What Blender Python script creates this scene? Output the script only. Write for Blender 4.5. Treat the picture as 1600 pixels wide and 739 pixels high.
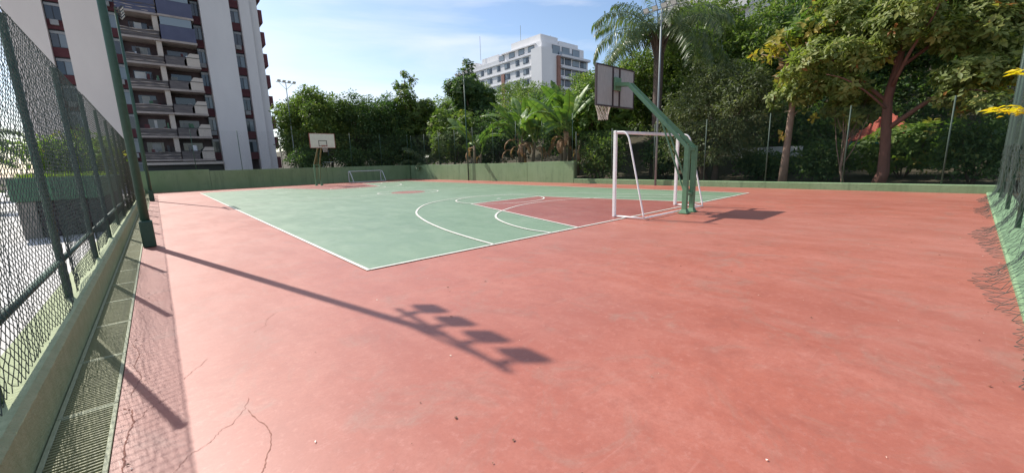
import bpy, math, random
import numpy as np
from mathutils import Vector, Matrix

for o in list(bpy.data.objects):
    bpy.data.objects.remove(o, do_unlink=True)
scene = bpy.context.scene
C = scene.collection
R = math.radians
rng = np.random.default_rng(7)
random.seed(7)

# ------------------------------------------------------------------ camera
cam_d = bpy.data.cameras.new('camera')
cam_d.sensor_width = 36.0
cam_d.lens = 36.0 * 623.35 / 1600.0
cam_d.clip_start = 0.05
cam_d.clip_end = 3000
cam = bpy.data.objects.new('camera', cam_d)
C.objects.link(cam)
cam.matrix_world = Matrix(((0.74815825, 0.14391655, -0.64772467, 0.0),
                           (-0.66287806, 0.11917575, -0.73918186, 0.0),
                           (-0.02918743, 0.98238748, 0.18456145, 1.45),
                           (0, 0, 0, 1)))
scene.camera = cam

# ------------------------------------------------------------------ sky, sun, exposure
SUN_FROM = Vector((-0.245, 0.98, 1.0)).normalized()          # towards the sun
SUN_EL = math.asin(SUN_FROM.z)
SUN_AZ = math.atan2(SUN_FROM.x, SUN_FROM.y)
world = bpy.data.worlds.new('World')
scene.world = world
world.use_nodes = True
wn, wl = world.node_tree.nodes, world.node_tree.links
wn.clear()
w_out = wn.new('ShaderNodeOutputWorld')
w_bg = wn.new('ShaderNodeBackground')
w_bg.inputs['Strength'].default_value = 0.133
sky = wn.new('ShaderNodeTexSky')
sky.sky_type = 'NISHITA'
sky.sun_disc = False
sky.sun_elevation = SUN_EL
sky.sun_rotation = SUN_AZ
sky.air_density = 1.0
sky.dust_density = 0.9
sky.ozone_density = 2.2
w_tc = wn.new('ShaderNodeTexCoord')
w_map = wn.new('ShaderNodeMapping')
w_map.inputs['Scale'].default_value = (1.1, 1.6, 6.5)
w_map.inputs['Rotation'].default_value = (0.12, 0.10, 0.35)
w_noise = wn.new('ShaderNodeTexNoise')
w_noise.inputs['Scale'].default_value = 1.55
w_noise.inputs['Detail'].default_value = 7
w_noise.inputs['Roughness'].default_value = 0.52
w_noise.inputs['Distortion'].default_value = 0.35
w_ramp = wn.new('ShaderNodeValToRGB')
w_ramp.color_ramp.elements[0].position = 0.43
w_ramp.color_ramp.elements[0].color = (0, 0, 0, 1)
w_ramp.color_ramp.elements[1].position = 0.72
w_ramp.color_ramp.elements[1].color = (0.75, 0.75, 0.75, 1)
w_mix = wn.new('ShaderNodeMixRGB')
w_mix.inputs['Color2'].default_value = (6.3, 6.4, 6.9, 1)
wl.new(w_tc.outputs['Generated'], w_map.inputs['Vector'])
wl.new(w_map.outputs['Vector'], w_noise.inputs['Vector'])
wl.new(w_noise.outputs['Fac'], w_ramp.inputs['Fac'])
wl.new(w_ramp.outputs['Color'], w_mix.inputs['Fac'])
wl.new(sky.outputs['Color'], w_mix.inputs['Color1'])
wl.new(w_mix.outputs['Color'], w_bg.inputs['Color'])
wl.new(w_bg.outputs['Background'], w_out.inputs['Surface'])

sun_d = bpy.data.lights.new('sun', 'SUN')
sun_d.energy = 4.7
sun_d.angle = R(0.4)
sun_d.color = (1.0, 0.95, 0.87)
sun = bpy.data.objects.new('sun', sun_d)
C.objects.link(sun)
sun.location = (0, 0, 40)
sun.rotation_euler = (-SUN_FROM).to_track_quat('-Z', 'Y').to_euler()

scene.view_settings.view_transform = 'Standard'
scene.view_settings.look = 'None'
scene.view_settings.exposure = 0.38
scene.view_settings.gamma = 1.0
scene.view_settings.use_curve_mapping = False
scene.cycles.max_bounces = 6
scene.cycles.transparent_max_bounces = 8
scene.cycles.use_denoising = True


# ------------------------------------------------------------------ materials
def new_mat(name):
    m = bpy.data.materials.new(name)
    m.use_nodes = True
    return m, m.node_tree.nodes, m.node_tree.links, m.node_tree.nodes['Principled BSDF']


def mixc(n, l, fac, a, b, kind='MIX'):
    x = n.new('ShaderNodeMixRGB')
    x.blend_type = kind
    for sock, v in (('Fac', fac), ('Color1', a), ('Color2', b)):
        if isinstance(v, (int, float)):
            x.inputs[sock].default_value = v
        elif isinstance(v, tuple):
            x.inputs[sock].default_value = (*v[:3], 1)
        else:
            l.new(v, x.inputs[sock])
    return x.outputs['Color']


def noise(n, l, vec, scale, detail=5, rough=0.6, lo=0.35, hi=0.65, dist=0.0):
    t = n.new('ShaderNodeTexNoise')
    t.inputs['Scale'].default_value = scale
    t.inputs['Detail'].default_value = detail
    t.inputs['Roughness'].default_value = rough
    t.inputs['Distortion'].default_value = dist
    if vec is not None:
        l.new(vec, t.inputs['Vector'])
    r = n.new('ShaderNodeMapRange')
    r.inputs['From Min'].default_value = lo
    r.inputs['From Max'].default_value = hi
    l.new(t.outputs['Fac'], r.inputs['Value'])
    return r.outputs['Result']


def mapped(n, l, scale=(1, 1, 1), rot=(0, 0, 0), coord='Object'):
    tc = n.new('ShaderNodeTexCoord')
    mp = n.new('ShaderNodeMapping')
    mp.inputs['Scale'].default_value = scale
    mp.inputs['Rotation'].default_value = rot
    l.new(tc.outputs[coord], mp.inputs['Vector'])
    return mp.outputs['Vector']


def mat(name, col, col2=None, scale=6.0, rough=0.6, metal=0.0, bump=0.0, spec=0.4, amount=0.8, stretch=(1, 1, 1)):
    m, n, l, b = new_mat(name)
    b.inputs['Roughness'].default_value = rough
    b.inputs['Metallic'].default_value = metal
    b.inputs['Specular IOR Level'].default_value = spec
    v = mapped(n, l, stretch)
    f = noise(n, l, v, scale, 6, 0.62, 0.3, 0.7)
    mm = n.new('ShaderNodeMath')
    mm.operation = 'MULTIPLY'
    mm.inputs[1].default_value = amount
    l.new(f, mm.inputs[0])
    c2 = col2 if col2 else tuple(c * 0.72 for c in col)
    l.new(mixc(n, l, mm.outputs[0], col, c2), b.inputs['Base Color'])
    if bump:
        bp = n.new('ShaderNodeBump')
        bp.inputs['Strength'].default_value = bump
        bp.inputs['Distance'].default_value = 0.02
        l.new(noise(n, l, v, scale * 6, 5, 0.6, 0.2, 0.8), bp.inputs['Height'])
        l.new(bp.outputs['Normal'], b.inputs['Normal'])
    return m


def floor_mat(name, base, dark, pale, grey, rough=0.5):
    m, n, l, b = new_mat(name)
    v = mapped(n, l)
    vs = mapped(n, l, (1.0, 0.45, 1), (0, 0, 0.9))
    vs2 = mapped(n, l, (0.7, 1.3, 1), (0, 0, 0.35))
    c = mixc(n, l, noise(n, l, v, 0.35, 5, 0.55, 0.35, 0.68), base, dark)
    f2 = noise(n, l, vs, 1.7, 9, 0.74, 0.44, 0.92)
    c = mixc(n, l, f2, c, pale)
    f3 = noise(n, l, vs2, 2.2, 9, 0.74, 0.57, 0.95)
    c = mixc(n, l, f3, c, dark)
    # worn patches where grey screed shows
    fa = noise(n, l, v, 1.5, 10, 0.74, 0.52, 0.72, 1.2)
    ml = n.new('ShaderNodeMath'); ml.operation = 'MULTIPLY'; ml.inputs[1].default_value = 0.7
    l.new(fa, ml.inputs[0])
    c = mixc(n, l, ml.outputs[0], c, grey)
    fm = noise(n, l, v, 6.5, 9, 0.78, 0.46, 0.64)
    mf = n.new('ShaderNodeMath'); mf.operation = 'MULTIPLY'; mf.inputs[1].default_value = 0.55
    l.new(fm, mf.inputs[0])
    c = mixc(n, l, mf.outputs[0], c, dark)
    fp = noise(n, l, v, 15, 7, 0.76, 0.53, 0.68)
    mp_ = n.new('ShaderNodeMath'); mp_.operation = 'MULTIPLY'; mp_.inputs[1].default_value = 0.6
    l.new(fp, mp_.inputs[0])
    c = mixc(n, l, mp_.outputs[0], c, pale)
    fd = noise(n, l, v, 2.4, 9, 0.7, 0.54, 0.70, 0.9)
    md = n.new('ShaderNodeMath'); md.operation = 'MULTIPLY'; md.inputs[1].default_value = 0.55
    l.new(fd, md.inputs[0])
    c = mixc(n, l, md.outputs[0], c, tuple(x * 0.86 for x in dark))
    # long scuffs and thin scratches
    vsc = mapped(n, l, (0.35, 7.0, 1), (0, 0, 0.55))
    fsc = noise(n, l, vsc, 3.2, 4, 0.55, 0.66, 0.74)
    msc = n.new('ShaderNodeMath'); msc.operation = 'MULTIPLY'; msc.inputs[1].default_value = 0.45
    l.new(fsc, msc.inputs[0])
    c = mixc(n, l, msc.outputs[0], c, pale)
    fw = noise(n, l, v, 0.16, 3, 0.5, 0.40, 0.66)
    mw = n.new('ShaderNodeMath'); mw.operation = 'MULTIPLY'; mw.inputs[1].default_value = 0.45
    l.new(fw, mw.inputs[0])
    c = mixc(n, l, mw.outputs[0], c, pale)
    # fine mottling and grit
    fg = noise(n, l, v, 42, 7, 0.8, 0.44, 0.66)
    mg = n.new('ShaderNodeMath'); mg.operation = 'MULTIPLY'; mg.inputs[1].default_value = 0.5
    l.new(fg, mg.inputs[0])
    c = mixc(n, l, mg.outputs[0], c, dark)
    fs = noise(n, l, v, 60, 2, 0.5, 0.70, 0.76)
    ms = n.new('ShaderNodeMath'); ms.operation = 'MULTIPLY'; ms.inputs[1].default_value = 0.5
    l.new(fs, ms.inputs[0])
    c = mixc(n, l, ms.outputs[0], c, tuple(x * 0.45 for x in dark))
    l.new(c, b.inputs['Base Color'])
    rr = n.new('ShaderNodeMapRange')
    rr.inputs['To Min'].default_value = rough - 0.07
    rr.inputs['To Max'].default_value = rough + 0.14
    l.new(f2, rr.inputs['Value'])
    l.new(rr.outputs['Result'], b.inputs['Roughness'])
    b.inputs['Specular IOR Level'].default_value = 0.7
    bp = n.new('ShaderNodeBump')
    bp.inputs['Strength'].default_value = 0.16
    bp.inputs['Distance'].default_value = 0.004
    l.new(noise(n, l, v, 130, 8, 0.75, 0.1, 0.9), bp.inputs['Height'])
    l.new(bp.outputs['Normal'], b.inputs['Normal'])
    return m


def leaf_mat(name, cols, trans=0.38, rough=0.52):
    """cols: list of (position, colour); the leaf's own random number picks among them"""
    m, n, l, b = new_mat(name)
    at = n.new('ShaderNodeAttribute')
    at.attribute_name = 'var'
    rp = n.new('ShaderNodeValToRGB')
    el = rp.color_ramp.elements
    while len(el) < len(cols):
        el.new(0.5)
    for e, (p, c) in zip(el, cols):
        e.position = p
        e.color = (*(min(1, x * 1.18) for x in c), 1)
    l.new(at.outputs['Fac'], rp.inputs['Fac'])
    l.new(rp.outputs['Color'], b.inputs['Base Color'])
    b.inputs['Roughness'].default_value = rough
    b.inputs['Specular IOR Level'].default_value = 0.3
    tr = n.new('ShaderNodeBsdfTranslucent')
    l.new(mixc(n, l, 1.0, rp.outputs['Color'], (1.5, 1.75, 0.8), 'MULTIPLY'), tr.inputs['Color'])
    mx = n.new('ShaderNodeMixShader')
    mx.inputs['Fac'].default_value = trans
    l.new(b.outputs['BSDF'], mx.inputs[1])
    l.new(tr.outputs['BSDF'], mx.inputs[2])
    l.new(mx.outputs['Shader'], n['Material Output'].inputs['Surface'])
    return m


M = {}
M['red'] = floor_mat('red_court_paint', (0.418, 0.126, 0.079), (0.305, 0.085, 0.054), (0.47, 0.20, 0.152), (0.27, 0.195, 0.15), 0.54)
M['red_key'] = floor_mat('dark_red_court_paint', (0.30, 0.083, 0.060), (0.235, 0.062, 0.047), (0.35, 0.125, 0.095), (0.27, 0.16, 0.13), 0.52)
M['green'] = floor_mat('green_court_paint', (0.170, 0.262, 0.158), (0.130, 0.212, 0.124), (0.225, 0.310, 0.205), (0.28, 0.33, 0.25), 0.52)
M['line'] = mat('white_line_paint', (0.80, 0.77, 0.70), (0.38, 0.36, 0.30), 16, 0.6, amount=0.62)
M['crack'] = mat('dark_crack', (0.26, 0.115, 0.085), (0.36, 0.165, 0.12), 30, 0.9)
def wall_mat(name, base, dark, pale):
    m, n, l, b = new_mat(name)
    v = mapped(n, l); vz = mapped(n, l, (1, 1, 0.12))
    c = mixc(n, l, noise(n, l, v, 0.45, 4, 0.6, 0.38, 0.62), base, pale)
    c = mixc(n, l, noise(n, l, vz, 3.2, 7, 0.7, 0.5, 0.8), c, dark)
    f = noise(n, l, v, 2.6, 8, 0.72, 0.58, 0.70)
    mm = n.new('ShaderNodeMath'); mm.operation = 'MULTIPLY'; mm.inputs[1].default_value = 0.5
    l.new(f, mm.inputs[0])
    c = mixc(n, l, mm.outputs[0], c, tuple(x * 0.7 for x in dark))
    c = mixc(n, l, noise(n, l, v, 9, 6, 0.7, 0.66, 0.72), c, (0.34, 0.36, 0.28))
    l.new(c, b.inputs['Base Color'])
    b.inputs['Roughness'].default_value = 0.8
    bp = n.new('ShaderNodeBump'); bp.inputs['Strength'].default_value = 0.5; bp.inputs['Distance'].default_value = 0.02
    l.new(noise(n, l, v, 12, 8, 0.7, 0.1, 0.9), bp.inputs['Height'])
    l.new(bp.outputs['Normal'], b.inputs['Normal'])
    return m


M['wall_green'] = wall_mat('green_wall_paint', (0.175, 0.270, 0.128), (0.105, 0.175, 0.085), (0.21, 0.305, 0.16))
M['curb_green'] = mat('pale_green_curb_paint', (0.40, 0.44, 0.25), (0.26, 0.31, 0.165), 9, 0.8, bump=0.5)
M['strip_green'] = mat('green_strip_paint', (0.23, 0.36, 0.20), (0.16, 0.26, 0.14), 7, 0.8, bump=0.5)
M['steel_green'] = mat('green_steel_paint', (0.042, 0.095, 0.064), (0.028, 0.066, 0.046), 14, 0.5)
M['hoop_green'] = mat('hoop_green_paint', (0.135, 0.275, 0.150), (0.095, 0.20, 0.115), 9, 0.45)
M['wire_green'] = mat('green_wire', (0.062, 0.086, 0.075), (0.09, 0.115, 0.10), 20, 0.7, spec=0.12)
M['wire_pale'] = mat('weathered_green_wire', (0.035, 0.075, 0.055), (0.02, 0.045, 0.036), 12, 0.75, spec=0.12)
M['post_grey'] = mat('faded_green_post', (0.055, 0.085, 0.065), (0.035, 0.06, 0.045), 8, 0.6)
M['galv'] = mat('galvanised_steel', (0.27, 0.30, 0.30), (0.19, 0.22, 0.22), 10, 0.55, 0.2)
M['lamp_dark'] = mat('dark_lamp_metal', (0.05, 0.05, 0.055), None, 10, 0.45)
M['lamp_glass'] = mat('lamp_glass', (0.75, 0.75, 0.74), None, 8, 0.15)
M['grate'] = mat('grate_green_metal', (0.33, 0.33, 0.17), (0.19, 0.19, 0.10), 22, 0.5)
M['grate_edge'] = mat('grate_edge_metal', (0.36, 0.39, 0.24), (0.24, 0.25, 0.15), 16, 0.55)
M['pit'] = mat('dark_drain_pit', (0.03, 0.03, 0.022), None, 8, 0.9)
M['goal_white'] = mat('goal_white_paint', (0.90, 0.90, 0.88), (0.76, 0.64, 0.57), 9, 0.5, amount=0.4)
M['goal_grey'] = mat('dull_white_paint', (0.66, 0.69, 0.67), (0.5, 0.53, 0.5), 7, 0.55)
M['board_back'] = mat('weathered_board', (0.43, 0.44, 0.41), (0.26, 0.26, 0.24), 5, 0.8, stretch=(9, 9, 0.7), bump=0.3)
M['board_rib'] = mat('dark_board_frame', (0.035, 0.028, 0.03), (0.07, 0.05, 0.05), 6, 0.7)
M['board_front'] = mat('cream_board', (0.74, 0.70, 0.58), (0.62, 0.57, 0.45), 4, 0.55)
M['board_red'] = mat('red_board_edge', (0.30, 0.06, 0.05), None, 6, 0.6)
M['rim'] = mat('orange_rim', (0.45, 0.10, 0.04), None, 9, 0.5)
M['net'] = mat('dirty_white_net', (0.62, 0.56, 0.50), (0.45, 0.38, 0.33), 30, 0.8)
M['yellow_steel'] = mat('olive_steel', (0.17, 0.17, 0.07), (0.10, 0.12, 0.06), 6, 0.5)
M['plaza'] = mat('pale_plaza_concrete', (0.55, 0.53, 0.51), (0.44, 0.42, 0.40), 1.6, 0.8, bump=0.2)
M['soil'] = mat('leafy_soil', (0.07, 0.05, 0.032), (0.04, 0.045, 0.02), 2.5, 0.95, bump=0.8)
M['hillside'] = mat('hillside_earth', (0.045, 0.05, 0.022), (0.03, 0.045, 0.018), 1.2, 0.95, bump=0.8)
M['stone'] = mat('dark_rough_stone', (0.10, 0.085, 0.085), (0.05, 0.042, 0.045), 5, 0.9, bump=0.8)
M['stone_pale'] = mat('pale_rough_stone', (0.33, 0.29, 0.25), (0.22, 0.19, 0.17), 5, 0.9, bump=0.6)
M['planter_green'] = mat('planter_green_paint', (0.10, 0.20, 0.12), (0.07, 0.15, 0.09), 3, 0.75)
M['pier_warm'] = mat('warm_render', (0.82, 0.71, 0.63), (0.73, 0.625, 0.56), 0.35, 0.85, stretch=(1, 1, 0.3))
M['pier_grey'] = mat('grey_render', (0.71, 0.665, 0.645), (0.63, 0.585, 0.57), 0.35, 0.85, stretch=(1, 1, 0.3))
M['spandrel'] = mat('dark_red_spandrel', (0.135, 0.04, 0.045), (0.10, 0.03, 0.035), 2, 0.75)
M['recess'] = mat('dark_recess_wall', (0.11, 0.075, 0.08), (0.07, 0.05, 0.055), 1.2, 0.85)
M['slab'] = mat('beige_slab', (0.44, 0.37, 0.33), (0.27, 0.22, 0.20), 1.2, 0.8)
M['parapet'] = mat('dark_parapet', (0.065, 0.055, 0.06), (0.20, 0.165, 0.15), 2.5, 0.5, stretch=(0.5, 1, 3))
M['beige_panel'] = mat('beige_panel', (0.58, 0.50, 0.43), (0.5, 0.42, 0.36), 1.2, 0.8)
M['white_panel'] = mat('white_panel', (0.72, 0.72, 0.74), None, 1.2, 0.7, amount=0.3)
M['white_wall'] = mat('white_building_render', (0.80, 0.79, 0.79), (0.70, 0.69, 0.70), 0.25, 0.8)
M['brick_pier'] = mat('terracotta_pier', (0.36, 0.19, 0.15), None, 1, 0.8)
M['blue_net'] = mat('blue_balcony_screen', (0.10, 0.105, 0.165), (0.07, 0.075, 0.125), 0.9, 0.7)
M['curtain'] = mat('pale_curtain', (0.45, 0.46, 0.46), (0.3, 0.31, 0.32), 2.5, 0.8, stretch=(8, 1, 0.3))
M['ac'] = mat('ac_unit', (0.35, 0.34, 0.33), None, 4, 0.6)
M['bark'] = mat('brown_bark', (0.16, 0.105, 0.08), (0.09, 0.06, 0.048), 7, 0.9, bump=0.9, stretch=(1, 1, 0.25))
M['bark_red'] = mat('reddish_bark', (0.20, 0.095, 0.07), (0.12, 0.06, 0.045), 6, 0.9, bump=0.9, stretch=(1, 1, 0.3))
M['bark_pale'] = mat('pale_bark', (0.30, 0.21, 0.155), (0.20, 0.13, 0.10), 7, 0.9, bump=0.6, stretch=(1, 1, 0.6))
M['palm_trunk'] = mat('palm_trunk_bark', (0.17, 0.12, 0.10), (0.09, 0.065, 0.055), 5, 0.9, bump=0.9, stretch=(1, 1, 2))
M['roof_red'] = mat('red_roof_tile', (0.42, 0.10, 0.06), (0.30, 0.07, 0.05), 5, 0.75)
M['teal'] = mat('teal_fascia', (0.05, 0.33, 0.34), None, 4, 0.6)
M['cream_wall'] = mat('cream_wall', (0.5, 0.45, 0.36), None, 1, 0.8)
M['bananastem'] = mat('banana_stem', (0.20, 0.15, 0.085), (0.14, 0.085, 0.05), 5, 0.7, stretch=(3, 3, 0.4))
m, n, l, b = new_mat('dark_window_glass')
b.inputs['Base Color'].default_value = (0.035, 0.042, 0.055, 1)
b.inputs['Roughness'].default_value = 0.08
b.inputs['Specular IOR Level'].default_value = 0.7
M['glass'] = m
m, n, l, b = new_mat('pale_window_glass')
b.inputs['Base Color'].default_value = (0.22, 0.26, 0.29, 1)
b.inputs['Roughness'].default_value = 0.12
M['glass_pale'] = m

M['lf_dark'] = leaf_mat('dark_green_leaf', [(0, (0.036, 0.070, 0.029)), (0.5, (0.066, 0.113, 0.038)), (0.85, (0.112, 0.160, 0.048)), (1, (0.16, 0.17, 0.055))])
M['lf_mid'] = leaf_mat('mid_green_leaf', [(0, (0.058, 0.095, 0.028)), (0.5, (0.105, 0.15, 0.038)), (0.88, (0.165, 0.205, 0.05)), (1, (0.21, 0.19, 0.05))])
M['lf_light'] = leaf_mat('light_green_leaf', [(0, (0.075, 0.125, 0.03)), (0.5, (0.12, 0.18, 0.042)), (0.85, (0.17, 0.22, 0.05)), (1, (0.25, 0.21, 0.05))])
M['lf_olive'] = leaf_mat('olive_leaf', [(0, (0.088, 0.118, 0.032)), (0.5, (0.165, 0.195, 0.055)), (0.85, (0.25, 0.255, 0.08)), (0.975, (0.27, 0.23, 0.06)), (1, (0.26, 0.10, 0.035))], 0.34)
M['lf_grey'] = leaf_mat('grey_green_leaf', [(0, (0.065, 0.085, 0.038)), (0.5, (0.105, 0.125, 0.054)), (0.9, (0.15, 0.165, 0.075)), (1, (0.19, 0.19, 0.10))], 0.28, 0.45)
M['lf_yellow'] = leaf_mat('yellow_leaf', [(0, (0.17, 0.19, 0.04)), (0.4, (0.27, 0.245, 0.045)), (0.75, (0.36, 0.25, 0.04)), (1, (0.30, 0.13, 0.04))], 0.4)
M['lf_yellow2'] = leaf_mat('bright_yellow_leaf', [(0, (0.50, 0.40, 0.02)), (0.6, (0.66, 0.50, 0.02)), (1, (0.55, 0.36, 0.03))], 0.35)
M['lf_palm'] = leaf_mat('palm_leaflet', [(0, (0.062, 0.095, 0.042)), (0.6, (0.10, 0.135, 0.06)), (1, (0.15, 0.16, 0.075))], 0.3, 0.35)
M['lf_banana'] = leaf_mat('banana_leaf', [(0, (0.045, 0.095, 0.028)), (0.5, (0.09, 0.155, 0.036)), (0.8, (0.15, 0.22, 0.045)), (1, (0.22, 0.26, 0.055))], 0.28, 0.4)
M['lf_dry'] = leaf_mat('dry_brown_leaf', [(0, (0.16, 0.085, 0.045)), (0.6, (0.25, 0.14, 0.075)), (1, (0.32, 0.21, 0.12))], 0.2, 0.7)
M['grass'] = leaf_mat('grass_blade', [(0, (0.12, 0.18, 0.035)), (0.6, (0.2, 0.26, 0.05)), (1, (0.28, 0.30, 0.08))], 0.35, 0.6)
M['litter'] = leaf_mat('floor_debris', [(0, (0.09, 0.05, 0.03)), (0.55, (0.2, 0.11, 0.07)), (0.8, (0.5, 0.36, 0.28)), (1, (0.75, 0.68, 0.6))], 0.0, 0.8)


# ------------------------------------------------------------------ helpers
def tag(o, label=None, cat=None, group=None, kind=None):
    if label: o['label'] = label
    if cat: o['category'] = cat
    if group: o['group'] = group
    if kind: o['kind'] = kind
    return o


def empty(name, loc=(0, 0, 0), rz=0.0, label=None, cat=None, group=None):
    o = bpy.data.objects.new(name, None)
    o.empty_display_size = 0.1
    C.objects.link(o)
    o.location = loc
    o.rotation_euler = (0, 0, rz)
    return tag(o, label, cat, group)


class MB:
    """collects shapes, then builds ONE mesh object"""
    def __init__(s):
        s.v, s.f, s.n = [], [], 0

    def add(s, verts, faces):
        s.v.extend([tuple(p) for p in verts])
        s.f.extend([tuple(i + s.n for i in f) for f in faces])
        s.n += len(verts)
        return s

    def box(s, a, b, bev=0.0):
        (x0, y0, z0), (x1, y1, z1) = a, b
        x0, x1 = min(x0, x1), max(x0, x1); y0, y1 = min(y0, y1), max(y0, y1); z0, z1 = min(z0, z1), max(z0, z1)
        e = min(bev, (x1 - x0) / 2.2, (y1 - y0) / 2.2, (z1 - z0) / 2.2)
        if e <= 0:
            s.add([(x0, y0, z0), (x1, y0, z0), (x1, y1, z0), (x0, y1, z0), (x0, y0, z1), (x1, y0, z1), (x1, y1, z1), (x0, y1, z1)],
                  [(0, 3, 2, 1), (4, 5, 6, 7), (0, 1, 5, 4), (1, 2, 6, 5), (2, 3, 7, 6), (3, 0, 4, 7)])
        else:   # chamfered box
            vs = []
            for z, ins in ((z0, e), (z0 + e, 0), (z1 - e, 0), (z1, e)):
                for cx, cy, sx, sy in ((x0, y0, 1, 1), (x1, y0, -1, 1), (x1, y1, -1, -1), (x0, y1, 1, -1)):
                    p1 = (cx + sx * (ins), cy + sy * (e + (ins if ins == 0 else 0)), z)
                    vs.append((cx + sx * ins, cy + sy * e if ins == 0 else cy + sy * ins, z))
                    vs.append((cx + sx * e if ins == 0 else cx + sx * ins, cy + sy * ins if ins == 0 else cy + sy * ins, z))
            # simpler ring ordering: 8 verts per level
            fs = []
            order = [0, 1, 3, 2, 4, 5, 7, 6]
            order = [0, 1, 3, 2, 4, 5, 7, 6]
            ring = lambda k: [k * 8 + i for i in order]
            for k in range(3):
                a_, b_ = ring(k), ring(k + 1)
                for i in range(8):
                    j = (i + 1) % 8
                    fs.append((a_[i], a_[j], b_[j], b_[i]))
            fs.append(tuple(reversed(ring(0)))); fs.append(tuple(ring(3)))
            s.add(vs, fs)
        return s

    def tube(s, pts, r, n=8, cap=True, up=None):
        pts = [Vector(p) for p in pts]
        rs = r if isinstance(r, (list, tuple)) else [r] * len(pts)
        vs, fs = [], []
        prev = None
        for i, p in enumerate(pts):
            if i == 0: d = pts[1] - p
            elif i == len(pts) - 1: d = p - pts[i - 1]
            else: d = (pts[i + 1] - pts[i - 1])
            d = d.normalized()
            if prev is None:
                a = Vector((0, 0, 1)) if abs(d.z) < 0.9 else Vector((1, 0, 0))
                if up is not None: a = Vector(up)
                u = d.cross(a).normalized()
            else:
                u = (prev - d * prev.dot(d)).normalized()
            prev = u
            w = d.cross(u)
            for k in range(n):
                t = 2 * math.pi * (k + 0.5) / n
                vs.append(p + (u * math.cos(t) + w * math.sin(t)) * rs[i])
        for i in range(len(pts) - 1):
            for k in range(n):
                k2 = (k + 1) % n
                fs.append((i * n + k, i * n + k2, (i + 1) * n + k2, (i + 1) * n + k))
        if cap:
            fs.append(tuple(range(n - 1, -1, -1)))
            fs.append(tuple((len(pts) - 1) * n + k for k in range(n)))
        return s.add(vs, fs)

    def sqtube(s, pts, r):
        return s.tube(pts, r * 1.4142, 4)

    def build(s, name, material, parent=None, smooth=False, label=None):
        me = bpy.data.meshes.new(name)
        me.from_pydata(s.v, [], s.f)
        if smooth:
            me.polygons.foreach_set('use_smooth', [True] * len(me.polygons))
        me.materials.append(M[material])
        return link(name, me, parent, label)


def link(name, me, parent=None, label=None):
    o = bpy.data.objects.new(name, me)
    C.objects.link(o)
    o.parent = parent
    if label: o['label'] = label
    return o


def box_obj(name, a, b, material, parent=None, bev=0.0):
    return MB().box(a, b, bev).build(name, material, parent)


def copy_obj(o, parent, loc=None, rot=None, scale=None):
    c = o.copy()
    C.objects.link(c)
    c.parent = parent
    if loc is not None: c.location = loc
    if rot is not None: c.rotation_euler = rot
    if scale is not None: c.scale = scale
    return c


def np_mesh(name, V, F, material, parent=None, var=None, label=None, smooth=False):
    """V (n,3), F (m,k) arrays; var: one number per face"""
    me = bpy.data.meshes.new(name)
    k = F.shape[1]
    me.vertices.add(len(V)); me.vertices.foreach_set('co', np.ascontiguousarray(V, dtype=np.float32).ravel())
    me.loops.add(F.size); me.loops.foreach_set('vertex_index', np.ascontiguousarray(F, dtype=np.int32).ravel())
    me.polygons.add(len(F))
    me.polygons.foreach_set('loop_start', np.arange(0, F.size, k, dtype=np.int32))
    me.update(calc_edges=True)
    if var is not None:
        a = me.attributes.new('var', 'FLOAT', 'FACE')
        a.data.foreach_set('value', np.ascontiguousarray(var, dtype=np.float32))
    if smooth:
        me.polygons.foreach_set('use_smooth', np.ones(len(F), dtype=bool))
    me.materials.append(M[material])
    return link(name, me, parent, label)


def unit(a):
    return a / np.maximum(np.linalg.norm(a, axis=-1, keepdims=True), 1e-6)


def leaf_arrays(P, D, N, Ln, W, fold=0.18):
    """folded pointed leaves: 4 verts, 2 triangles each"""
    D = unit(D); S = unit(np.cross(D, N)); Nn = unit(np.cross(S, D))
    Ln = np.asarray(Ln).reshape(-1, 1); W = np.asarray(W).reshape(-1, 1)
    mid = P + D * Ln * 0.48 + Nn * W * fold
    V = np.stack([P, mid + S * W * 0.5, P + D * Ln - Nn * Ln * 0.08, mid - S * W * 0.5], 1).reshape(-1, 3)
    i = np.arange(len(P))[:, None] * 4
    F = np.concatenate([i + [0, 1, 2], i + [0, 2, 3]], 1).reshape(-1, 3)
    return V, F


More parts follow.
